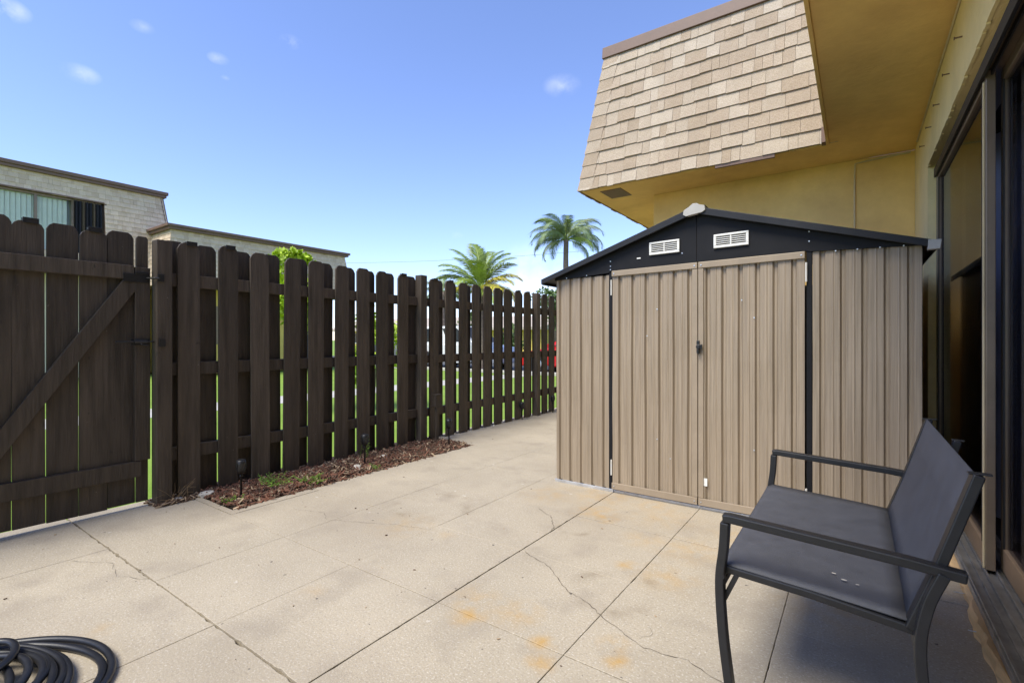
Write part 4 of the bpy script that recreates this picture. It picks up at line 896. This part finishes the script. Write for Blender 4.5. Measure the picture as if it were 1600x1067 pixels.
FQ = [frond_mesh(2.75, 120, 1.75, .62, 1.0, s, 'frond_dark') for s in (4, 5)]+[frond_mesh(2.6, 120, 1.5, .6, .95, 6, 'frond_green')]
palm('queen_palm', at(886, 30), 7.25, [(rt+a_, e_, s_, m_) for a_, e_, s_, m_ in [(0, 62, 1, 0), (45, 55, 1, 1), (180, 60, 1, 2), (200, 42, 1, 0), (-20, 44, 1, 1), (90, 60, .95, 2), (-90, 62, .95, 0), (150, 30, 1, 1), (20, 28, 1, 0), (-60, 30, 1, 1), (230, 26, 1, 0), (170, 14, .95, 1), (0, 10, 1, 0), (-40, 8, .9, 2), (120, 12, .9, 1), (75, 78, .95, 2), (210, 72, .95, 2), (190, -6, .85, 0), (10, -8, .85, 1), (30, 70, 1, 0), (160, 70, 1, 1), (-120, 45, 1, 0), (60, 40, 1, 1), (110, 35, .95, 0), (-10, 25, 1, 1), (185, 28, 1, 0)]], FQ, .17,
     'tall queen palm with drooping feathery fronds above the shed roof')
palm('queen_palm', at(694, 26), 3.7, [(rt+a_, e_, .55, m_) for a_, e_, m_ in [(0, 50, 0), (60, 40, 1), (180, 50, 0), (210, 25, 1), (-30, 20, 0), (120, 60, 1), (-90, 35, 0), (165, 5, 1), (20, 0, 0), (90, 75, 2)]], FQ, .12, 'small feathery palm partly hidden behind the coconut palm')
broadleaf('broadleaf_tree', at(866, 34), 4.8, 1.5, .22, 1800, 'tree_leaf', 'leafy green tree just showing at the edge of the shed roof', 'tree', 9)
for i, (u, D, h, rd) in enumerate([(735, 33, 3.3, 1.1), (800, 36, 3.0, 1.2), (620, 38, 3.2, 1.2)]):
    broadleaf('hedge_shrub', at(u, D), h-.6, rd, .2, 1100, 'tree_leaf', ['rounded green shrub in front of the far house beside the coconut palm trunk', 'rounded green shrub in front of the far house beyond the red car', 'rounded green shrub beyond the road left of the palms'][i], 'shrub', 40+i)
# far house
fh = empty('far_house', at(700, 44)); FL = Vector(fh.location); fh.rotation_euler = (0, 0, R(10))
m = MB(); m.box(-13, 9, 0, 8, 0, 2.05); fw = m.build('wall', 'yellow_wall', fh)
m = MB(); m.prism([(-.7, 1.98), (8.7, 1.98), (8.7, 2.2), (4, 3.35), (-.7, 2.2)], lambda p: (-13.6, p[0], p[1]), lambda p: (9.6, p[0], p[1])); m.build('roof', 'far_roof', fh)
for x in (-11, -8, -4.5, -1, 2.5, 6):
    m = MB(); m.box(x-.7, x+.7, -.06, -.002, .8, 1.75); w_ = m.build('window', 'white_paint', fh); m = MB(); m.box(x-.62, x+.62, -.075, -.061, .88, 1.67); m.build('pane', 'car_glass', w_)
m = MB(); m.box(-6.6, -5.7, -.06, -.002, 0, 1.85); m.build('door', 'white_paint', fh)
tag(fh, 'low yellow house with pale roof across the road', 'house')
# cars
def car(loc, rz, paint, lab, suv=False):
    c = empty('parked_car', loc); c.rotation_euler = (0, 0, rz); L_, W_ = 4.5, 1.78; hb = .98 if suv else .86; ht = 1.70 if suv else 1.44
    side = [(-2.22, .30), (-2.25, .55), (-2.18, hb-.10), (-1.5, hb), (1.0, hb), (1.9, hb-.14), (2.2, .62), (2.25, .42), (2.2, .25)]
    def arch(cx_): return [(cx_+.37*math.cos(math.pi*k/8), .30+.36*math.sin(math.pi*k/8)) for k in range(9)]
    prof = side+[(1.75, .22)]+arch(1.36)+[(.9, .22), (-.95, .22)]+arch(-1.36)+[(-1.78, .25)]
    b = MB(); b.prism(prof, lambda p: (p[0], -W_/2, p[1]), lambda p: (p[0], W_/2, p[1])); bo = b.build('body', paint, c, bevel=.05)
    cab = MB(); x0, x1, x2, x3 = (-2.05, -1.85, .35, 1.15) if suv else (-1.75, -1.05, .25, 1.05); a, d = W_/2-.04, W_/2-.22
    cab.hexa([(x0, -a, hb-.02), (x3, -a, hb-.02), (x3, a, hb-.02), (x0, a, hb-.02), (x1, -d, ht), (x2, -d, ht), (x2, d, ht), (x1, d, ht)]); cb = cab.build('cabin', paint, c, bevel=.06)
    for s_ in (-1, 1):
        def P(x, t): z = hb+(ht-hb)*t; return (x, s_*(a+(d-a)*t+.006), z)
        for (f0, f1) in ((.08, .47), (.53, .90)):
            g = MB(); pts = [P(x0+(x3-x0)*f0+.1, .12), P(x0+(x3-x0)*f1-.05, .12), P(x1+(x2-x1)*f1, .86), P(x1+(x2-x1)*f0+.03, .86)]
            g.add(pts+[(p[0], p[1]-s_*.012, p[2]) for p in pts], [(0, 1, 2, 3), (7, 6, 5, 4), (0, 1, 5, 4), (1, 2, 6, 5), (2, 3, 7, 6), (3, 0, 4, 7)]); g.build('window', 'car_glass', cb)
        for wx_ in (-1.36, 1.36):
            t_ = MB(); t_.v = []; k = 20; pr = [(.19, -.10), (.31, -.10), (.325, -.07), (.325, .07), (.31, .10), (.19, .10)]
            t_.lathe((0, 0, 0), pr, k); tv = [(x, z, y) for x, y, z in t_.v]; t_.v = [(x+wx_, y+s_*(W_/2-.10), z+.325) for x, y, z in tv]; ty = t_.build('wheel', 'tyre', c, smooth=False)
            rm = MB(); rm.lathe((0, 0, 0), [(0, .06), (.06, .07), (.19, .05), (.2, -.05)], 16); rm.v = [(x+wx_, s_*(W_/2-.10+z), y+.325) for x, y, z in rm.v]; rm.build('rim', 'rim', ty)
        hl_ = MB(); hl_.box(2.10, 2.225, s_*.55-.17, s_*.55+.17, .58, .72); hl_.build('headlight', 'lamp_lens', c, bevel=.02)
        tl = MB(); tl.box(-2.25, -2.15, s_*.62-.14, s_*.62+.14, .62, .80); tl.build('tail_light', 'red_paint', c, bevel=.02)
        mi = MB(); mi.box(.72, .86, s_*.98-.09, s_*.98+.09, hb+.02, hb+.15); mi.build('mirror', paint, c, bevel=.02)
    for (f, xx0, xx1) in ((1, x3, x2), (-1, x0, x1)):
        g = MB(); g.hexa([(xx0+f*.008-(xx0-xx1)*.12, -a*.9, hb+.06), (xx0+f*.012-(xx0-xx1)*.12, -a*.9, hb+.06), (xx0+f*.012-(xx0-xx1)*.12, a*.9, hb+.06), (xx0+f*.008-(xx0-xx1)*.12, a*.9, hb+.06), (xx1+f*.008+(xx0-xx1)*.1, -d*.92, ht-.06), (xx1+f*.02+(xx0-xx1)*.1, -d*.92, ht-.06), (xx1+f*.02+(xx0-xx1)*.1, d*.92, ht-.06), (xx1+f*.008+(xx0-xx1)*.1, d*.92, ht-.06)]); g.build('windscreen', 'car_glass', cb)
    return tag(c, lab, 'car', None)
def road_at(u, Y):
    a = R(35.2); r = (u-800)/765; x, y = -math.sin(a)+r*math.cos(a), math.cos(a)+r*math.sin(a); return (x/y*Y, Y, -.042)
car(road_at(912, 15.2), R(184), 'red_paint', 'red car parked on the road beyond the fence')
car(road_at(728, 15.3), R(0), 'white_paint', 'white sport utility car parked on the road beyond the fence', True)
car(road_at(628, 15.1), R(180), 'silver_paint', 'silver car parked on the road beyond the fence')
# overhead wire
wv = MB(); A_ = Vector(at(300, 60)); B_ = Vector(at(1000, 52)); pts = []
for i in range(25):
    t = i/24; p = A_.lerp(B_, t); p.z = 10.6+.2*t-1.0*4*t*(1-t)+.3; pts.append(p)
wv.sweep(pts, circ(.012, 5)); tag(wv.build('power_line', 'wire'), 'thin dark overhead wire crossing behind the palms', 'wire')
